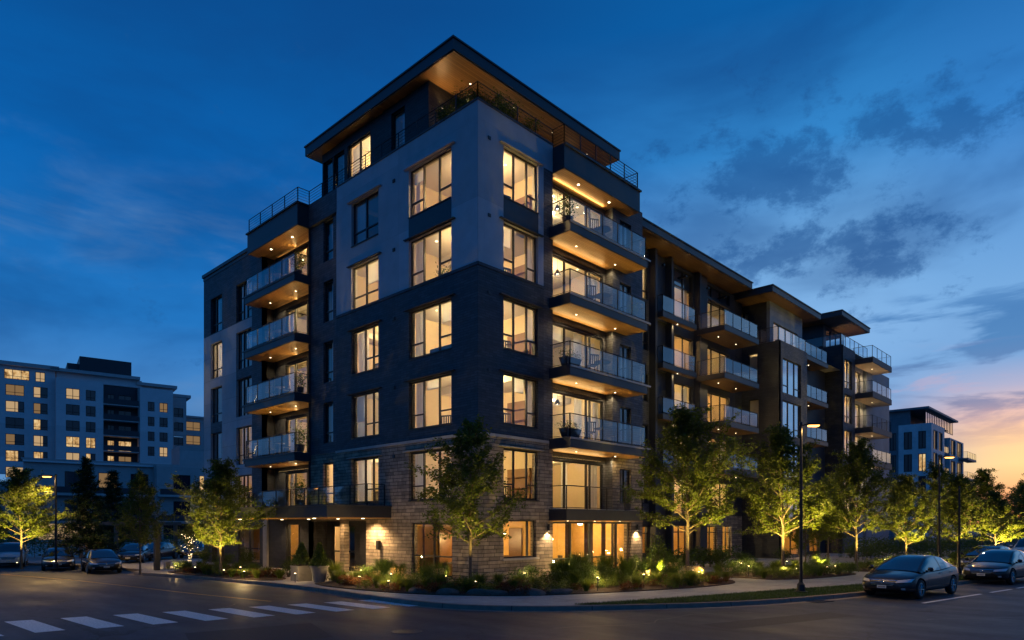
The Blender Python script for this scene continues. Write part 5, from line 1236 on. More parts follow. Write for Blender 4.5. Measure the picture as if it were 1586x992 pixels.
# boulders at the bed edge
def boulder(loc, s, seed, label, group):
    bm = bmesh.new(); bmesh.ops.create_icosphere(bm, subdivisions=3, radius=1); R = random.Random(seed); ax = [Vector((R.gauss(0, 1), R.gauss(0, 1), R.gauss(0, 1))).normalized() for _ in range(9)]
    for v in bm.verts:
        f = 1.0
        for q in ax: f -= max(0, v.co.dot(q) - .62) * .5
        v.co *= f; v.co = Vector((v.co.x * s[0], v.co.y * s[1], v.co.z * s[2]))
    me = bpy.data.meshes.new('boulder'); bm.to_mesh(me); bm.free(); me.materials.append(ROCK)
    o = bpy.data.objects.new('boulder', me); C.objects.link(o); o.location = loc; o.rotation_euler = (0, 0, radians(-50 + R.uniform(-25, 25))); tag(o, label, 'boulder', group)
for i, (x, y, sx, sy, sz) in enumerate([(-2.3, -2.9, .75, .35, .22), (-1.4, -3.9, .8, .35, .20), (-.4, -4.6, .6, .3, .18), (-3.2, -1.9, .45, .3, .2), (-3.6, -.7, .4, .28, .22)]):
    boulder((x, y, .17), (sx, sy, sz), i + 1, ['flat grey boulder at the bed edge below the corner tree', 'longest flat boulder at the bed edge facing the street corner', 'rightmost grey boulder of the row at the corner bed edge', 'small grey boulder left of the corner tree trunk', 'leftmost grey boulder at the corner bed edge'][i], 'boulders edging the corner bed')
# planters by the entrance
def cone_shrub(parent_label, loc, h, r, seed):
    rng = np.random.default_rng(seed); n = 2600; f = rng.beta(1.1, 1.7, n); a = rng.uniform(0, 2 * pi, n); rr = r * (1 - f * .93) * np.sqrt(rng.uniform(.25, 1, n)) * (1 + .15 * np.sin(a * 5 + f * 20))
    pts = np.stack([np.cos(a) * rr, np.sin(a) * rr, f * h + .02], 1); root = empty('cone_shrub', loc, parent_label, 'shrub')
    V, F_ = leaves(pts, .075, rng); npmesh('foliage', V, F_, LEAFG, root); m = MB(); m.tube((0, 0, -.1), (0, 0, h * .8), .025, .008, BARK, 6); m.build('trunk', root, loc='local')
POTC = M('planter_concrete', plain, c=(.17, .155, .14), rough=.8, nv=.25, ns=4, bs=.4)
p_ = empty('planter', (-3.65, 7.25, .13), 'square concrete planter at the entrance path', 'planter', rz=.0)
m = MB(); m.box(-.33, .33, -.33, .33, 0, .60, POTC); m.box(-.35, .35, -.35, .35, .60, .66, POTC); m.build('pot', p_, loc='local')
m = MB(); m.box(-.30, .30, -.30, .30, .661, .672, MULCH); m.build('soil', p_, loc='local')
p_ = empty('planter', (-3.55, 5.95, .13), 'round tapered planter right of the square concrete one', 'planter')
m = MB(); m.lathe([(0, 0), (.22, 0), (.25, .1), (.36, .62), (.41, .64), (.41, .70), (.34, .70), (.33, .66), (0, .65)], POTC, 24); m.build('pot', p_, smooth=False, loc='local')
m = MB(); m.lathe([(0, .672), (.32, .67)], MULCH, 16); m.build('soil', p_, loc='local')
cone_shrub('conical evergreen in the square concrete planter', (-3.65, 7.25, .83), .95, .46, 1)
cone_shrub('conical evergreen in the round tapered planter', (-3.55, 5.95, .80), 1.0, .42, 2)
# garden lights
GLOWB = M('garden_light_glow', emis, c=(1, .72, .36), s=12)
def garden_light(x, y, label, power=14, aim=None, spot=110, col=(1, .66, .26), h=.28):
    o = empty('garden_light', (x, y, .15), label, 'garden light', 'small warm garden lights in the planting beds')
    m = MB(); m.tube((0, 0, -.03), (0, 0, h), .012, .012, FRAME, 6); m.lathe([(.035, 0), (.045, .07), (.05, .075)], FRAME, 10, (0, 0, h)); m.build('stake', o, loc='local')
    m = MB(); m.lathe([(.043, .0), (.025, .014), (0, .018)], GLOWB, 10, (0, 0, h + .072)); m.build('lens', o, loc='local')
    if aim: light('SPOT', (0, 0, h + .13), power * 15, col, o, .03, spot=spot, blend=.7, aim=(aim[0] - x, aim[1] - y, aim[2]), local=True)
    else: light('POINT', (0, 0, h + .2), power * 3.6, col, o, .05, local=True)
TW = (1, .68, .13)
garden_light(-4.3, 6.6, 'garden light on the path edge in front of the two planters', 4)  # added to light the conical shrubs in the planters
garden_light(-10.5, 25.3, 'garden light under the tree beside the left street lamp', 190, (-10.0, 26.2, 3.6), 90, TW)  # uplight added so that the whole crown glows
garden_light(-1.9, -1.9, 'garden light left of the corner tree trunk', 48, (-1.2, -.85, 4.2), 80, TW)
garden_light(7.6, -5.7, 'garden light at the foot of the tallest street tree', 330, (8.5, -4.5, 4.6), 80, TW)
garden_light(6.9, -4.0, 'garden light left of the tallest street tree', 170, (8.3, -4.5, 4.0), 80, TW)
garden_light(13.4, -7.4, 'garden light in front of the lamp lit tree', 260, (14.5, -6.3, 4.2), 85, TW)
garden_light(15.9, -7.9, 'garden light right of the lamp lit tree', 190, (14.5, -6.3, 4.2), 85, TW)
garden_light(18.9, -9.0, 'garden light by the darker tree left of the sedan', 130, (19.6, -8.1, 3.6), 85, TW)
garden_light(24.0, -10.2, 'garden light under the rounded uplit tree', 200, (25, -9.1, 3.4), 95, TW)
garden_light(29.3, -12.0, 'garden light under the tree between the two parked cars', 170, (29.8, -10.8, 3.0), 95, TW)
garden_light(33.3, -12.7, 'garden light under the low spreading tree', 330, (34.5, -11.9, 2.8), 100, TW)
garden_light(-5.4, 11.0, 'garden light right of the tree by the entrance canopy', 120, (-5.0, 12.3, 3.2), 85, TW)
garden_light(-5.5, 14.0, 'garden light left of the tree by the entrance canopy', 80, (-5.0, 12.3, 3.6), 85, TW)
for (x, y, l, p) in [(-3.4, 3.2, 'garden light between the entrance and the corner tree', 9), (-3.9, .6, 'garden light near the left end of the corner bed', 7), (2.2, -4.3, 'garden light below the ground floor window', 11), (5.2, -4.6, 'garden light in front of the storefront', 11), (7.2, -3.2, 'garden light near the right storefront door', 13), (9.2, -4.4, 'garden light below the loose shrub', 9), (-1.9, 5.0, 'garden light beside the entrance door path', 14), (-.9, .9, 'garden light under the tall lit window', 12),
                     (-5.2, 9.4, 'brightest garden light at the right end of the left bed', 12), (12.4, -7.2, 'garden light at the left tip of the bed under the lamp', 8), (17.0, -7.9, 'garden light at the right tip of the bed under the lamp', 8), (20.7, -9.6, 'garden light in the bed left of the sedan', 12), (22.8, -9.9, 'garden light in the bed behind the sedan', 12), (31.5, -11.6, 'garden light in the far bed', 20), (-5.6, 16.2, 'garden light at the left end of the left bed', 8), (-4.1, 21.4, 'garden light near the pergola post', 10)]:
    garden_light(x, y, l, p)
for i, (x, y, l, p) in enumerate([(4.6, -1.0, 'garden light close to the left storefront pier', 20), (6.6, -1.3, 'garden light under the middle of the storefront', 20), (8.9, -1.5, 'garden light under the right end of the storefront', 24), (1.0, -1.6, 'garden light right of the stone corner', 10), (-2.9, 1.8, 'garden light in the corner bed below the lit stone wall', 16), (-2.4, 4.6, 'garden light at the left tip of the corner bed', 18), (-5.0, 10.2, 'garden light in the grasses right of the left tree', 14),
                     (13.6, -4.6, 'garden light behind the lamp lit tree', 20), (17.0, -5.5, 'garden light behind the bed under the lamp', 14), (11.6, -5.9, 'garden light at the walk by the second block', 10), (22.8, -8.6, 'garden light behind the bed left of the sedan', 30), (26.6, -10.4, 'garden light behind the near sedan', 30), (1.2, -5.0, 'garden light at the front edge of the corner bed', 8), (3.6, -5.4, 'garden light at the front edge below the storefront', 8), (6.4, -6.2, 'garden light at the front edge right of the storefront', 9)]):
    garden_light(x, y, l, p * .8, h=.42)  # further lights added to brighten the dark planting and the wall behind
# ================================================================ STREET LAMPS
def street_lamp(loc, h, arm, label, power, aimz=0):
    o = empty('street_lamp', loc, label, 'street lamp')
    m = MB(); m.lathe([(0, 0), (.24, 0), (.24, .03), (.15, .05), (.13, .28), (.085, .34), (.075, .36)], RAILM, 14); m.build('base', o, loc='local')
    m = MB(); m.tube((0, 0, .3), (0, 0, h), .065, .045, RAILM, 12); m.lathe([(.046, 0), (.06, .02), (.06, .10), (0, .14)], RAILM, 12, (0, 0, h)); m.tube((0, 0, h * .52), (0, 0, h * .52 + .12), .075, .075, RAILM, 12); m.build('pole', o, loc='local')
    d = Vector(arm).normalized(); L = Vector(arm).length
    m = MB(); m.tube((0, 0, h - .02), (d.x * L * .55, d.y * L * .55, h + .04), .025, .022, RAILM, 8); m.build('arm', o, loc='local')
    m = MB(); n = Vector((-d.y, d.x, 0)); 
    c0 = d * L * .5; c1 = d * (L + .22)
    def q(c, w_, z): return [tuple(c - n * w_ + Vector((0, 0, z))), tuple(c + n * w_ + Vector((0, 0, z)))]
    z = h + .0
    a = q(c0, .06, z + .08) + q(c1, .13, z + .05)[::-1]; b = q(c0, .06, z) + q(c1, .13, z)[::-1]
    m.poly(a, RAILM)
    for i in range(4): m.poly([a[i], a[(i + 1) % 4], b[(i + 1) % 4], b[i]], RAILM)
    m.build('head', o, loc='local')
    m = MB(); c0 = d * L * .62; c1 = d * (L + .20); a = q(c0, .07, z - .002) + q(c1, .12, z - .002)[::-1]; b = q(c0 * 1.05, .05, z - .05) + q(c1 * .97, .09, z - .05)[::-1]
    m.poly(b, STREETG)
    for i in range(4): m.poly([a[i], a[(i + 1) % 4], b[(i + 1) % 4], b[i]], STREETG)
    m.build('lens', o, loc='local')
    lp_ = d * L * .9 + Vector((0, 0, h - .08))
    light('SPOT', tuple(lp_), power * .9, (1, .60, .18), o, .10, spot=168, blend=.45, aim=(lp_.x, lp_.y, 0), local=True)
    return o
STREETG = M('street_lamp_glow', emis, c=(1, .42, .08), s=7)
fr = Vector((.7226 * 1, .6912 * 1, 0)); rt = Vector((.6912, -.7226, 0))
street_lamp((6.0, -10.4, .14), 5.95, rt * .42, 'tall black street lamp nearest the parked sedan, lamp lit', 700)
street_lamp((24.2, -10.9, .14), 6.1, rt * .55, 'lit black street lamp in front of the distant grey block', 500)
street_lamp((-8.9, 24.4, .13), 5.1, -rt * .48, 'lit black street lamp behind the dark sedan on the left street', 1500)
m = MB(); m.lathe([(0, 0), (.22, 0), (.22, .03), (.12, .06), (.10, .3), (.06, .34)], RAILM, 12); m.tube((0, 0, .3), (0, 0, 4.3), .055, .04, RAILM, 10); o = m.build('sign_post'); o.location = (20.3, -12.55, .14); tag(o, 'slim unlit black pole on the lawn between the two parked cars', 'pole')
# pergola and thick post on the left
o = empty('pergola', (-2.9, 36.2, .12), 'weathered timber pergola in front of the far podium', 'pergola')
m = MB()
for (x, y) in ((-4.4, 37.6), (-2.6, 35.8), (-.4, 33.6), (1.4, 35.4), (-2.8, 39.4)): m.box(x - .12, x + .12, y - .12, y + .12, .1, 2.55, M('pergola_timber', plain, c=(.16, .12, .09), rough=.8, nv=.3, bs=.4))
m.build('post', o)
m = MB()
for (a, b) in (((-4.7, 37.9), (-.1, 33.3)), ((-3.1, 39.7), (1.7, 35.1))):
    a = Vector((*a, 0)); b = Vector((*b, 0)); n = (b - a).normalized().cross(Vector((0, 0, 1))) * .06
    for z0, z1 in ((2.55, 2.80),):
        P1 = [a + n, b + n, b - n, a - n]
        for i in range(4): m.poly([(P1[i].x, P1[i].y, z0), (P1[(i + 1) % 4].x, P1[(i + 1) % 4].y, z0), (P1[(i + 1) % 4].x, P1[(i + 1) % 4].y, z1), (P1[i].x, P1[i].y, z1)], MATS['pergola_timber'])
        m.poly([(p.x, p.y, z0) for p in P1], MATS['pergola_timber']); m.poly([(p.x, p.y, z1) for p in P1], MATS['pergola_timber'])
m.build('beam', o)
o = empty('gate_post', (-5.45, 19.2, .13), 'thick dark timber post left of the lit bush', 'post')
m = MB(); m.box(-.13, .13, -.13, .13, 0, 2.35, FASCIA); m.build('shaft', o, loc='local'); m = MB(); m.box(-.16, .16, -.16, .16, 2.352, 2.42, FASCIA); m.build('cap', o, loc='local')
o = empty('bench', (-4.3, 19.9, .13), 'low pale concrete bench block beside the thick post', 'bench', rz=.5)
m = MB(); m.box(-.2, .2, -.7, .7, .36, .46, CONC); m.build('seat', o, loc='local')
for s_ in (-1, 1): m = MB(); m.box(-.17, .17, s_ * .5 - .08, s_ * .5 + .08, 0, .358, CONC); m.build('leg', o, loc='local')
# small tree wound with fairy lights
o, _ = make_tree('small_tree', 2.4, .9, 31, (-2.9, 21.4, .13), 'small tree wound with warm fairy lights left of the building wing', 'tree', clear=.2, n_limb=12, per=9, lsize=.09, trunk_r=.035)
m = MB(); R = random.Random(2)
for i in range(70):
    a = R.uniform(0, 6.28); z = R.uniform(.3, 1.9); r = R.uniform(0, .12 if z < .8 else .5); m.lathe([(0, -.014), (.014, 0), (0, .014)], GLOWB, 5, (cos(a) * r, sin(a) * r, z))
fo = m.build('fairy_lights', None); fo.location = (-2.9, 21.4, .13); tag(fo, 'string of tiny warm fairy lights wound on the small tree', 'fairy lights')
light('POINT', (-2.75, 21.1, 1.2), 10, (1, .6, .25), None, .2, name='fairy_light')

# ================================================================ CARS
from mathutils.bvhtree import BVHTree
CARP = lambda c: (lambda t: bsdf(t, c, .4, .0, coat=.8, spec=.15))
GLC = M('car_glass', lambda t: bsdf(t, (.006, .008, .011), .03, spec=1.0, coat=1.0))
CHROME = M('chrome', lambda t: bsdf(t, (.75, .76, .78), .12, 1.0))
TYRE = M('tyre_rubber', lambda t: bsdf(t, (.012, .012, .013), .8))
RIMM = M('alloy_rim', lambda t: bsdf(t, (.42, .43, .45), .25, .9))
BLK = M('black_plastic', lambda t: bsdf(t, (.008, .008, .009), .5))
HLG = M('headlight_lens', lambda t: bsdf(t, (.55, .58, .62), .08, .3, coat=1.0))
PLATE = M('plate_white', lambda t: bsdf(t, (.62, .62, .60), .5)); AMBER = M('amber_lens', lambda t: bsdf(t, (.55, .16, .02), .15, coat=1.0)); REDL = M('red_lens', lambda t: bsdf(t, (.35, .01, .01), .15, coat=1.0))
def interp(tab, x):
    if x <= tab[0][0]: return tab[0][1]
    for (a, va), (b, vb) in zip(tab[:-1], tab[1:]):
        if x <= b:
            s = (x - a) / (b - a); s = s * s * (3 - 2 * s) if False else s; return va + (vb - va) * s
    return tab[-1][1]
def make_car(paint, label, loc, rz, kind='sedan', L=4.8, fogs=True):
    root = empty('parked_car', loc, label, 'car', 'cars parked along the kerbs', rz=rz)
    h = L / 2; W = .91
    suv = kind == 'suv'
    beltz = .98 if not suv else 1.08
    # x from rear (-h) to nose (+h)
    top = [(-h, .82), (-h + .10, .98), (-h + .55, 1.03), (-h + 1.2, 1.02), (-.3, .96), (.9, .94), (1.4, .90), (h - .45, .80), (h - .15, .70), (h, .56)] if not suv else [(-h, .95), (-h + .08, 1.10), (-h + .6, 1.12), (.9, 1.08), (1.35, 1.06), (h - .35, .98), (h - .1, .86), (h, .7)]
    hw = [(-h, .62), (-h + .12, .78), (-h + .45, .87), (-1, .905), (0, .91), (1.2, .91), (h - .55, .87), (h - .22, .78), (h - .06, .66), (h, .54)]
    bot = [(-h, .42), (-h + .2, .27), (-h + .6, .22), (h - .6, .20), (h - .2, .22), (h, .34)]
    xs = [-h + L * i / 34 for i in range(35)]
    xs[0] = -h; xs[-1] = h; xs = sorted(set([round(x, 3) for x in xs] + [h - .06, h - .02, -h + .05]))
    bm = bmesh.new(); rings = []
    for x in xs:
        w_ = interp(hw, x); zt = interp(top, x); zb = interp(bot, x); zs = zt - .055
        sec = [(0, zb), (w_ * .80, zb), (w_ * .965, zb + .05), (w_ * .995, zb + (zs - zb) * .35), (w_ * 1.0, zb + (zs - zb) * .60), (w_ * .985, zb + (zs - zb) * .74), (w_ * .955, zs - .03), (w_ * .90, zs + .012), (w_ * .60, zt + .012), (0, zt + .03)]
        pts = sec + [(-a, b) for a, b in sec[-2:0:-1]]
        rings.append([bm.verts.new((x, a, b)) for a, b in pts])
    n = len(rings[0])
    for r0, r1 in zip(rings[:-1], rings[1:]):
        for i in range(n): bm.faces.new((r0[i], r0[(i + 1) % n], r1[(i + 1) % n], r1[i]))
    bm.faces.new(rings[0]); bm.faces.new(rings[-1][::-1])
    bmesh.ops.recalc_face_normals(bm, faces=bm.faces)
    me = bpy.data.meshes.new('body'); bm.to_mesh(me); bm.free(); me.materials.append(paint)
    ob = bpy.data.objects.new('body', me); C.objects.link(ob)
    # wheel wells by boolean, baked to a plain mesh
    wr = .335 if not suv else .37; wx = (h - .93, -h + 1.02)
    cb_ = bmesh.new()
    for x in wx:
        for s in (-1, 1):
            bmesh.ops.create_cone(cb_, cap_ends=True, segments=28, radius1=wr + .055, radius2=wr + .055, depth=.5, matrix=Matrix.Translation((x, s * .90, wr)) @ Matrix.Rotation(pi / 2, 4, 'X'))
    cm = bpy.data.meshes.new('cut'); cb_.to_mesh(cm); cb_.free(); co_ = bpy.data.objects.new('cut', cm); C.objects.link(co_)
    sb_ = ob.modifiers.new('s', 'SUBSURF'); sb_.levels = 1; sb_.render_levels = 1
    md = ob.modifiers.new('b', 'BOOLEAN'); md.operation = 'DIFFERENCE'; md.object = co_; md.solver = 'EXACT'
    dg = bpy.context.evaluated_depsgraph_get(); dg.update(); ev = ob.evaluated_get(dg); nm = bpy.data.meshes.new_from_object(ev)
    ob.modifiers.clear(); ob.data = nm; bpy.data.objects.remove(co_)
    nm.polygons.foreach_set('use_smooth', [True] * len(nm.polygons)); nm.materials.clear(); nm.materials.append(paint); nm.set_sharp_from_angle(angle=radians(38)) if hasattr(nm, 'set_sharp_from_angle') else None
    ob.parent = root
    bvh = BVHTree.FromPolygons([v.co.copy() for v in nm.vertices], [tuple(p.vertices) for p in nm.polygons])
    # cabin
    if suv: rf = [(-h + .10, 1.05, .80, .80), (-h + .35, 1.60, .70, .80), (-1.2, 1.70, .66, .84), (-.2, 1.72, .66, .85), (.45, 1.66, .64, .85), (1.25, 1.07, .74, .84)]
    else: rf = [(-h + .42, 1.02, .66, .72), (-h + .95, 1.24, .60, .76), (-1.05, 1.38, .575, .80), (-.45, 1.445, .57, .82), (.10, 1.435, .57, .83), (.42, 1.36, .59, .83), (1.30, .935, .72, .82)]
    N = 24; cx = [rf[0][0] + (rf[-1][0] - rf[0][0]) * i / N for i in range(N + 1)]
    col_ = [interp([(r[0], r[k]) for r in rf], x) for k in (1, 2, 3) for x in cx]
    # light smoothing of the roof line
    zr = [interp([(r[0], r[1]) for r in rf], x) for x in cx]; zr = [zr[0]] + [(zr[i - 1] + 2 * zr[i] + zr[i + 1]) / 4 for i in range(1, N)] + [zr[-1]]
    g = MB(); secs = []
    for i, x in enumerate(cx):
        wr_ = interp([(r[0], r[2]) for r in rf], x); wb_ = interp([(r[0], r[3]) for r in rf], x); zb_ = interp(top, x) - .03; z = max(zr[i], zb_ + .01)
        hz = z - zb_; s = [(wb_, zb_), (wb_ - (wb_ - wr_) * .45, zb_ + hz * .5), (wr_ + .02, zb_ + hz * .88), (wr_ - .05, z - .012), (wr_ * .5, z + .012), (0, z + .018)]
        secs.append([(x, a, b) for a, b in s + [(-a, b) for a, b in s[-2::-1]]])
    roof0, roof1 = (cx[0] + (.30 if suv else .62), (.42 if suv else .26))
    xm = -.38 if not suv else -.30; xc = (-1.35 if not suv else -1.35)
    for i in range(N):
        xmid = (cx[i] + cx[i + 1]) / 2
        for j in range(10):
            p = secs[i][j], secs[i][j + 1], secs[i + 1][j + 1], secs[i + 1][j]
            if 3 <= j <= 6: m_ = paint if roof0 < xmid < roof1 else GLC
            elif j in (2, 7): m_ = paint
            else:
                hz = secs[i][2][2] - secs[i][0][2]
                pil = abs(xmid - xm) < .05 or (suv and abs(xmid - xc) < .06) or xmid > cx[-1] - .22 or xmid < cx[0] + (.5 if not suv else .15)
                m_ = paint if pil or hz < .10 else GLC
            g.poly(p, m_)
    g.poly(secs[0], GLC)
    # weld
    o = g.build('cabin', root, loc='local'); b2 = bmesh.new(); b2.from_mesh(o.data); bmesh.ops.remove_doubles(b2, verts=b2.verts, dist=.0005); bmesh.ops.recalc_face_normals(b2, faces=b2.faces); b2.to_mesh(o.data); b2.free()
    o.data.polygons.foreach_set('use_smooth', [True] * len(o.data.polygons))
    if hasattr(o.data, 'set_sharp_from_angle'): o.data.set_sharp_from_angle(angle=radians(50))
    def hit(a, b, axis, s=1, off=.006):
        if axis == 'front': o_, d = Vector((h + 1, a, b)), Vector((-1, 0, 0))
        else: o_, d = Vector((a, s * 2, b)), Vector((0, -s, 0))
        r = bvh.ray_cast(o_, d)
        if r[0] is None: return None
        return r[0] - d * off
    def patch(name, outline, mat, axis, s=1, off=.008, n_=8, parent=root):
        """outline: 4 corners (a,z) BL BR TR TL"""
        m = MB(); G = []
        for i in range(n_ + 1):
            row = []
            for j in range(n_ + 1):
                u, v = i / n_, j / n_
                a = (outline[0][0] * (1 - u) + outline[1][0] * u) * (1 - v) + (outline[3][0] * (1 - u) + outline[2][0] * u) * v
                b = (outline[0][1] * (1 - u) + outline[1][1] * u) * (1 - v) + (outline[3][1] * (1 - u) + outline[2][1] * u) * v
                row.append(hit(a, b, axis, s, off))
            G.append(row)
        for i in range(n_):
            for j in range(n_):
                q_ = [G[i][j], G[i + 1][j], G[i + 1][j + 1], G[i][j + 1]]
                if any(p is None for p in q_) or max((q_[k] - q_[(k + 1) % 4]).length for k in range(4)) > .35: continue
                m.poly(q_, mat)
        return m.build(name, parent, smooth=True, loc='local')
    zf = 0 if not suv else .12
    for s in (-1, 1):
        patch('headlight', [(s * .42, .575 + zf), (s * .80, .60 + zf), (s * .83, .71 + zf), (s * .46, .655 + zf)], HLG, 'front', off=.012)
        if fogs: patch('fog_light', [(s * .60, .33), (s * .70, .33), (s * .70, .40), (s * .60, .40)], HLG, 'front', off=.012, n_=4)
        patch('taillight', [(-h + .05, .72 + zf), (-h + .42, .74 + zf), (-h + .36, .86 + zf), (-h + .05, .84 + zf)], REDL, 'side', s, off=.008)
        patch('door_seam', [(-.39, .30), (-.37, .30), (-.37, .93), (-.39, .93)], BLK, 'side', s, off=.003, n_=6)
        patch('door_seam', [(.86, .30), (.88, .30), (.80, .90), (.78, .90)], BLK, 'side', s, off=.003, n_=6)
        patch('sill_trim', [(-1.0, .24), (1.0, .24), (1.0, .28), (-1.0, .28)], BLK, 'side', s, off=.006, n_=8)
        for xh in (-.22, -1.15):
            p = hit(xh, .83 + zf * .6, 'side', s, .02)
            if p: m = MB(); m.box(p.x - .10, p.x + .10, p.y - .02, p.y + .02, p.z - .015, p.z + .015, CHROME); m.build('door_handle', root, loc='local')
        m = MB(); zz = interp(top, .95); m.box(.90, 1.02, s * .84, s * .90, zz - .02, zz + .03, BLK); 
        c0 = Vector((.96, s * .99, zz + .07)); m.lathe([(0, -.065), (.07, -.055), (.095, 0), (.07, .06), (0, .07)], paint, 10, tuple(c0)); m.build('door_mirror', root, smooth=True, loc='local')
    patch('bumper_intake', [(-.62, .24), (.62, .24), (.52, .36), (-.52, .36)], BLK, 'front', off=.006)
    gr = patch('grille', [(-.34, .475 + zf), (.34, .475 + zf), (.46, .645 + zf), (-.46, .645 + zf)], BLK, 'front', off=.008)
    for z0, z1, w0, w1 in ((.465, .485, .34, .36), (.635, .66, .46, .47), (.525, .534, .38, .38), (.58, .589, .41, .41)):
        patch('chrome_bar', [(-w0, z0 + zf), (w0, z0 + zf), (w1, z1 + zf), (-w1, z1 + zf)], CHROME, 'front', off=.016, n_=10, parent=gr)
    m = MB(); p = hit(0, .60 + zf, 'front', off=.02)
    if p:
        for i in range(16):
            a0, a1 = 2 * pi * i / 16, 2 * pi * (i + 1) / 16; m.tube((p.x, p.y + .05 * cos(a0), p.z + .05 * sin(a0)), (p.x, p.y + .05 * cos(a1), p.z + .05 * sin(a1)), .007, .007, CHROME, 5, cap=False)
        m.tube((p.x, 0, p.z + .05), (p.x, .03, p.z - .03), .006, .006, CHROME, 5); m.tube((p.x, 0, p.z + .05), (p.x, -.03, p.z - .03), .006, .006, CHROME, 5); m.build('badge', root, loc='local')
    p = hit(0, .42, 'front', off=.02)
    if p:
        m = MB(); m.box(p.x, p.x + .012, -.15, .15, .375, .47, PLATE); pl_ = m.build('licence_plate', root, loc='local')
        m = MB()
        for i in range(6): m.box(p.x + .0125, p.x + .015, -.115 + i * .04, -.115 + i * .04 + .022, .40, .445, BLK)
        m.build('plate_marks', pl_, loc='local')
    for x in wx:
        for s in (-1, 1):
            w0 = bpy.data.objects.new('wheel', None); C.objects.link(w0); w0.parent = root; w0.location = (x, s * .80, wr)
            m = MB(); R_ = wr
            prof = [(R_ * .66, -.09), (R_ * .93, -.10), (R_, -.06), (R_, .06), (R_ * .93, .10), (R_ * .66, .09)]
            i0 = []
            def ring(prof, mat, n=28):
                base = len(m.v); k = m.mi(mat)
                for r, y in prof:
                    for j in range(n): a = 2 * pi * j / n; m.v.append((r * cos(a), y, r * sin(a)))
                for q in range(len(prof) - 1):
                    for j in range(n): m.f.append((base + q * n + j, base + q * n + (j + 1) % n, base + (q + 1) * n + (j + 1) % n, base + (q + 1) * n + j)); m.m.append(k)
            ring(prof, TYRE); m.build('tyre', w0, smooth=True, loc='local')
            m = MB(); ring([(R_ * .66, .085), (R_ * .62, .088), (R_ * .60, .02), (.0, .01)] if s > 0 else [(R_ * .66, -.085), (R_ * .62, -.088), (R_ * .60, -.02), (.0, -.01)], BLK)
            ring([(R_ * .67, s * .086), (R_ * .63, s * .094), (R_ * .60, s * .085)], RIMM)
            for q in range(10):
                a = 2 * pi * q / 10; a2 = a + .10
                m.tube((.045 * cos(a), s * .06, .045 * sin(a)), (R_ * .63 * cos(a2), s * .084, R_ * .63 * sin(a2)), .020, .014, RIMM, 5)
            m.tube((0, s * .03, 0), (0, s * .078, 0), .05, .045, RIMM, 12); m.build('rim', w0, loc='local')
    return root
P_BLACK = M('paint_black_blue', CARP((.004, .005, .008))); P_GREY = M('paint_graphite', CARP((.010, .012, .017))); P_WHITE = M('paint_white', lambda t: bsdf(t, (.55, .54, .52), .3, coat=1.0)); P_SIL = M('paint_silver', CARP((.20, .21, .23)))
c1 = make_car(P_GREY, 'graphite sedan with chrome grille parked nearest the camera on the right street', (9.35, -13.1, 0), pi - radians(8))
c2 = make_car(P_BLACK, 'black sedan parked behind the graphite one at the right edge', (18.5, -14.45, 0), pi - radians(8))
c3 = make_car(P_BLACK, 'black sedan parked right of the other dark sedan on the left street', (-7.35, 22.0, 0), -pi / 2 + radians(-8), L=4.6)
c4 = make_car(P_GREY, 'dark sedan parked between the white wagon and the black sedan', (-8.3, 26.6, 0), -pi / 2 + radians(-12), L=4.7)
c5 = make_car(P_WHITE, 'white wagon parked at the far left edge', (-9.6, 31.9, 0), -pi / 2 + radians(-14), 'suv', L=4.7)
for c_o in (c3, c4): c_o.scale = (.88, .88, .86)
copy_tree(c3, loc=(-3.4, 29.2, .12), rz=-pi / 2 - .5, label='dark car parked on the forecourt right of the black sedan')
copy_tree(c4, loc=(-1.3, 31.4, .12), rz=-pi / 2 - .8, label='dark car in the shade left of the thick post')
copy_tree(c3, loc=(2.0, 33.0, .12), rz=-pi / 2 - .6, label='dark car in the shade behind the thick post')
copy_tree(c5, loc=(40, -13.2, 0), rz=pi - .12, label='pale wagon parked in the distance behind the black sedan')
copy_tree(c1, loc=(47, -14.6, 0), rz=pi - .12, label='dark sedan parked in the distance behind the pale wagon')
copy_tree(c2, loc=(25.8, -12.9, 0), rz=pi - .15, label='dark car mostly hidden behind the second black sedan')

for c_o in (c3, c4, c5): c_o.scale = (.88, .88, .86)
# ================================================================ THINGS ON BALCONIES AND IN ROOMS
def chair(loc, rz, label, group=None, mat=FURN, s=1.0, name='chair'):
    o = empty(name, loc, label, 'chair', group, rz=rz)
    m = MB(); m.box(-.22, .22, -.22, .22, .42, .46, mat); m.build('seat', o, loc='local')
    m = MB()
    for i in range(5): m.box(-.21 + i * .095, -.17 + i * .095, .20, .225, .46, .86, mat)
    m.box(-.22, .22, .195, .23, .86, .91, mat); m.build('backrest', o, loc='local')
    for a, b in ((-1, -1), (1, -1), (-1, 1), (1, 1)): m = MB(); m.tube((a * .19, b * .19, 0), (a * .18, b * .18, .42), .018, .018, mat, 6); m.build('leg', o, loc='local')
    o.scale = (s,) * 3; return o
def table(loc, label, r=.4, h=.72, mat=FURN):
    o = empty('table', loc, label, 'table'); m = MB(); m.lathe([(0, h - .03), (r, h - .03), (r, h), (0, h)], mat, 20); m.build('top', o, loc='local')
    m = MB(); m.tube((0, 0, .02), (0, 0, h - .03), .03, .03, mat, 8); m.lathe([(0, 0), (.2, 0), (.2, .02), (0, .03)], mat, 14); m.build('leg', o, loc='local'); return o
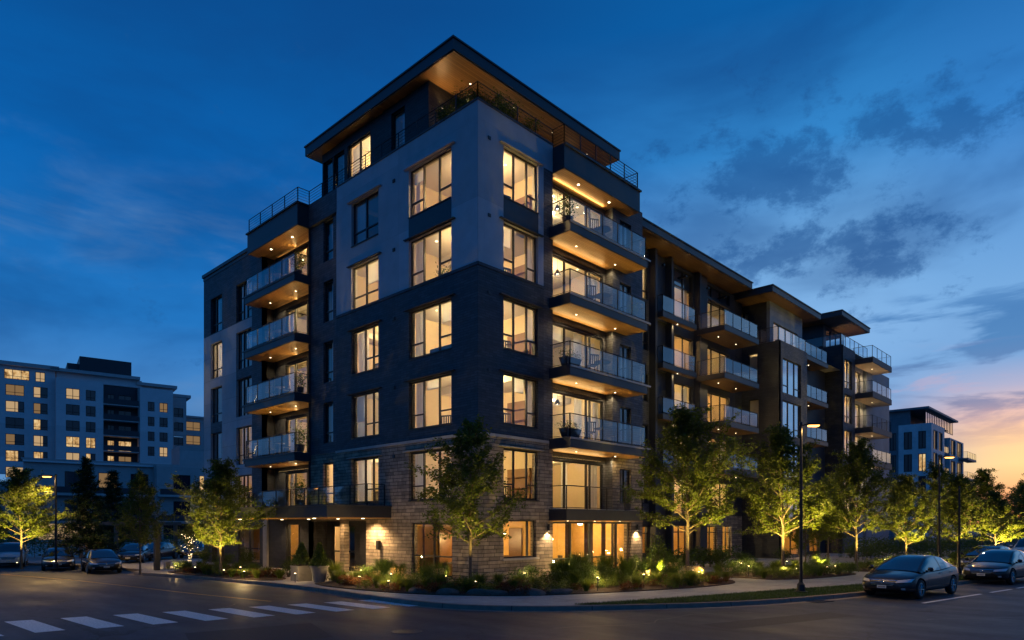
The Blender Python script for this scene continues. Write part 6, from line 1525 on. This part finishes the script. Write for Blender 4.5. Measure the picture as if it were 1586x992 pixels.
def sofa(loc, rz, label, mat=FURN2):
    o = empty('sofa', loc, label, 'sofa', rz=rz); m = MB(); m.box(-.9, .9, -.4, .4, .12, .42, mat); m.build('seat', o, loc='local')
    m = MB(); m.box(-.9, .9, .28, .45, .42, .85, mat); m.build('backrest', o, loc='local')
    for s in (-1, 1): m = MB(); m.box(s * .9 - .09, s * .9 + .09, -.4, .45, .12, .62, mat); m.build('armrest', o, loc='local')
    return o
def potplant(loc, label, s=1.0, seed=1, trough=False, bl=False):
    o = empty('potted_plant', loc, label, 'potted plant'); m = MB()
    if trough:
        for i in range(1):
            lo_ = [(-.42, -.16), (.42, -.16), (.42, .16), (-.42, .16)]; hi_ = [(-.56, -.24), (.56, -.24), (.56, .24), (-.56, .24)]
            m.poly([(x, y, 0) for x, y in lo_], FASCIA); m.poly([(x, y, .42) for x, y in hi_], MULCH)
            for k in range(4): m.poly([(*lo_[k], 0), (*lo_[(k + 1) % 4], 0), (*hi_[(k + 1) % 4], .43), (*hi_[k], .43)], FASCIA)
    else: m.lathe([(0, 0), (.13, 0), (.19, .32), (.20, .34), (.17, .34), (0, .31)], FASCIA, 14)
    m.build('pot', o, loc='local')
    rng = np.random.default_rng(seed); n = 420; sp = (.38, .14, .14) if trough else (.16, .16, .24)
    pts = rng.normal(size=(n, 3)) * np.array(sp) + np.array([0, 0, .55 if trough else .72]); pts[:, 2] = np.maximum(pts[:, 2], .36)
    V, F_ = leaves(pts, .10 if not trough else .08, rng, flat=1.0, asp=.35); npmesh('foliage', V, F_, LEAFG, o)
    m = MB()
    for q in range(5): m.tube((0, 0, .3), (rng.normal() * sp[0], rng.normal() * sp[1], .75), .008, .004, BARK, 4)
    m.build('stem', o, loc='local'); o.scale = (s,) * 3; return o
ordn = {1: 'first', 2: 'second', 3: 'third', 4: 'fourth', 5: 'fifth'}
for k in range(1, 6):
    z = fz(k) + .125; w_ = ordn[k] + ' floor'
    if k in (2, 3): potplant((4.95, -.72, z), f'leafy planter trough at the left end of the {w_} right side balcony', .95, k, True)
    elif k == 5: potplant((4.9, -.6, z), f'dark bushy pot plant at the left end of the {w_} right side balcony', 1.25, 5)
    elif k == 4: potplant((9.9, -.7, z), f'pot plant at the right end of the {w_} right side balcony', .9, 4)
    else: potplant((9.6, -.6, z), f'pot plant behind the railing of the {w_} right side balcony', 1.0, 9)
    if k != 1:
        chair((6.6 + .2 * (k % 2), -.55, z), radians(150), f'left dark slatted chair on the {w_} right side balcony'); table((7.5, -.6, z), f'round dark table on the {w_} right side balcony'); chair((8.35, -.5, z), radians(-150), f'right dark slatted chair on the {w_} right side balcony')
    if k in (1, 2, 3, 5): potplant((-.25, 13.5 if k != 5 else 13.7, z if k > 1 else 3.43), f'bushy pot plant at the right end of the {w_} left side balcony', 1.05 if k > 2 else 1.3, 10 + k)
    if k > 1:
        chair((-.25, 15.0, z), radians(70), f'right chair on the {w_} left side balcony'); table((-.2, 15.9, z), f'round table on the {w_} left side balcony', .32); chair((-.25, 16.8, z), radians(120), f'left chair on the {w_} left side balcony')
    # inside the corner rooms
    z = fz(k) + .01
    if k in (3, 5): sofa((.95, 2.7, z), radians(90), f'grey sofa inside the {w_} corner room behind the left street window')
    elif k == 4:
        potplant((.75, 3.0, z + .25), 'left pot plant in the fourth floor corner window', .9, 31); potplant((.75, 2.3, z + .25), 'right pot plant in the fourth floor corner window', .9, 32)
    else: chair((1.0, 2.9, z), radians(110), f'left dining chair inside the {w_} corner room', s=1.15); table((1.5, 2.3, z), f'dining table inside the {w_} corner room', .55); chair((.9, 1.9, z), radians(80), f'right dining chair inside the {w_} corner room', s=1.15)
    chair((2.4, 1.0, z), radians(170), f'chair behind the {w_} window nearest the corner on the right side', s=1.2)
    if k in (2, 4): table((1.3, 7.9, z), f'table inside the {w_} two pane window left of the corner', .45)
    else: chair((1.1, 8.0, z), radians(90), f'chair inside the {w_} two pane window left of the corner', s=1.15)
    if k in (2, 4): ceiling_lamp(A, 3.4, 4.3, fz(k + 1) - .24, 8, .9)
    m = MB(); m.box(4.36, 4.49, 1.2, 2.6, z, z + 2.0, M('bookcase_wood', plain, c=(.20, .11, .05), rough=.6, bs=0)); 
    for q in range(4): m.box(4.22, 4.36, 1.2, 2.6, z + .1 + q * .5, z + .13 + q * .5, MATS['bookcase_wood'])
    tag(m.build('bookcase'), f'brown bookcase on the inner wall of the {w_} corner room', 'bookcase')
    m = MB(); m.box(4.47, 4.495, 3.2, 4.3, z + 1.2, z + 2.0, FRAME); m.box(4.462, 4.47, 3.26, 4.24, z + 1.26, z + 1.94, (GREYPANEL, AMB, BLUEPANEL)[k % 3]); tag(m.build('wall_picture'), f'framed picture on the inner wall of the {w_} corner room', 'picture')
    m = MB(); m.box(7.2, 8.6, 4.96, 4.99, z + 1.1, z + 2.0, FRAME); m.box(7.26, 8.54, 4.95, 4.96, z + 1.16, z + 1.94, (BLUEPANEL, GREYPANEL, AMB)[k % 3]); tag(m.build('wall_picture'), f'framed picture in the {w_} room behind the right side balcony', 'picture')
    sofa((6.8, 3.6, z), pi, f'grey sofa in the {w_} room behind the right side balcony')
# ground floor interiors
for (x0, x1, y0, y1, l) in ((7.0, 7.9, 4.6, 5.4, 'left dark cabinet at the back of the storefront room'), (8.4, 9.3, 3.2, 3.6, 'right dark cabinet in the storefront room'), (3.2, 3.8, 4.6, 5.3, 'dark cabinet behind the square ground floor window')):
    cbn = empty('cabinet', (x0, y0, .14), l, 'cabinet'); m = MB(); m.box(x0, x1, y0, y1, .14, 2.3, FURN); m.build('carcass', cbn); m = MB(); m.box(x0 + .03, x1 - .03, y0 - .02, y0 - .002, .25, 2.2, M('dark_walnut', plain, c=(.10, .05, .022), rough=.4, bs=0)); m.build('door', cbn)
for (x0, x1, l) in ((6.15, 6.5, 'left brown drape inside the storefront glass'), (7.6, 8.3, 'middle brown drape inside the storefront glass'), (9.0, 9.35, 'right brown drape inside the storefront glass')):
    m = MB(); n = 14
    for i in range(n):
        a, b = x0 + (x1 - x0) * i / n, x0 + (x1 - x0) * (i + 1) / n; m.poly([(a, .55 + .03 * (i % 2), .2), (b, .55 + .03 * ((i + 1) % 2), .2), (b, .55 + .03 * ((i + 1) % 2), 2.75), (a, .55 + .03 * (i % 2), 2.75)], M('brown_drape', plain, c=(.16, .09, .045), rough=.9, bs=0))
    tag(m.build('drape'), l, 'curtain')
chair((1.3, 2.2, .14), radians(100), 'right dark chair behind the tall ground floor window left of the corner', s=1.2); table((1.5, 3.0, .14), 'dark table behind the tall ground floor window left of the corner', .55); chair((1.2, 3.7, .14), radians(60), 'left dark chair behind the tall ground floor window left of the corner', s=1.2)
def desk(loc, label):
    o = empty('desk', loc, label, 'desk'); m = MB(); m.box(-.7, .7, -.35, .35, .70, .74, FURN); m.build('top', o, loc='local')
    for a in (-1, 1): m = MB(); m.box(a * .66 - .03, a * .66 + .03, -.33, .33, 0, .70, FURN); m.build('leg', o, loc='local')
    m = MB(); m.box(-.3, .3, .05, .08, .85, 1.22, FRAME); m.box(-.03, .03, .05, .09, .74, .86, FRAME); s_ = m.build('computer_monitor', None); s_.location = loc; tag(s_, 'black monitor on the ' + label, 'monitor')
desk((2.4, 1.3, .34), 'desk behind the square lit ground floor window')
desk((5.3, 1.3, .2), 'desk at the left end of the storefront room')
for i, x in enumerate((6.7, 7.9, 9.0)):
    table((x, 1.9, .14), f'{("left", "middle", "right")[i]} bistro table inside the storefront', .38); chair((x - .45, 1.7, .14), radians(70), f'chair left of the {("left", "middle", "right")[i]} bistro table')
m = MB(); m.tube((5.9, 1.2, .15), (5.9, 1.2, 1.75), .012, .012, FRAME, 6); m.lathe([(.02, .12), (.09, .06), (.10, 0), (.06, -.06), (.02, -.08)], LAMPG, 12, (5.9, 1.2, 1.85)); m.lathe([(0, 0), (.14, 0), (.14, .02), (0, .03)], FRAME, 12, (5.9, 1.2, .14))
tag(m.build('floor_lamp'), 'slim floor lamp with glowing globe at the left of the storefront', 'floor lamp'); light('POINT', (5.9, 1.2, 1.66), 12, (1, .6, .25))
m = MB(); m.tube((2.6, 1.25, 1.15), (2.6, 1.25, 2.88), .015, .015, TRIM, 6)
for q in range(8): a = q * pi / 4; m.tube((2.6, 1.25, 2.1), (2.6 + .18 * cos(a), 1.25 + .18 * sin(a), 2.14), .008, .006, TRIM, 5); m.lathe([(0, -.03), (.03, 0), (0, .03)], LAMPG, 8, (2.6 + .18 * cos(a), 1.25 + .18 * sin(a), 2.16))
tag(m.build('chandelier'), 'bright star shaped hanging lamp in the square ground floor window', 'hanging lamp'); light('POINT', (2.6, 1.25, 1.98), 22, (1, .6, .22), None, .12)
# terrace plants behind the roof corner railing
for i, (x, y) in enumerate(((.55, .55), (.55, 1.5), (1.35, .5), (2.2, .5), (3.2, .5), (.55, 2.5))):
    plant(SR[i % 2], x, y, 1.35, z=19.42, label=('bushy plant at the very corner of the roof terrace', 'roof terrace plant second to the left of the corner', 'roof terrace plant just right of the corner', 'roof terrace plant second to the right of the corner', 'rightmost bushy plant on the roof terrace', 'leftmost bushy plant on the roof terrace')[i], cat='shrub', name=None)
light('POINT', (1.6, 1.9, 19.6), 38, (1, .65, .25), None, .05, name='terrace_lamp')

# ---- every plant of a planting gets a label of its own: its place counted from the left
def word(n):
    u = ['', 'first', 'second', 'third', 'fourth', 'fifth', 'sixth', 'seventh', 'eighth', 'ninth', 'tenth', 'eleventh', 'twelfth', 'thirteenth', 'fourteenth', 'fifteenth', 'sixteenth', 'seventeenth', 'eighteenth', 'nineteenth']
    if n < 20: return u[n]
    tn = {2: 'twent', 3: 'thirt', 4: 'fort', 5: 'fift'}[n // 10]
    return tn + 'ieth' if n % 10 == 0 else tn + 'y-' + u[n % 10]
byl = {}
for o in C.objects:
    if o.parent is None and 'group' in o and 'label' in o and (' in the ' in o['label'] or ' along ' in o['label'] or ' against ' in o['label']) and o.get('category') in ('shrub', 'plant', 'grass clump'):
        byl.setdefault(o['label'], []).append(o)
fw_ = Vector((.7226, .6912)); rt_ = Vector((.6912, -.7226))
for lb, os_ in byl.items():
    if len(os_) < 2: continue
    os_.sort(key=lambda o: (Vector((o.location.x + 18.715, o.location.y + 19.783)).dot(rt_)) / (Vector((o.location.x + 18.715, o.location.y + 19.783)).dot(fw_)))
    for i, o in enumerate(os_): o['label'] = word(i + 1) + ' from the left: ' + lb
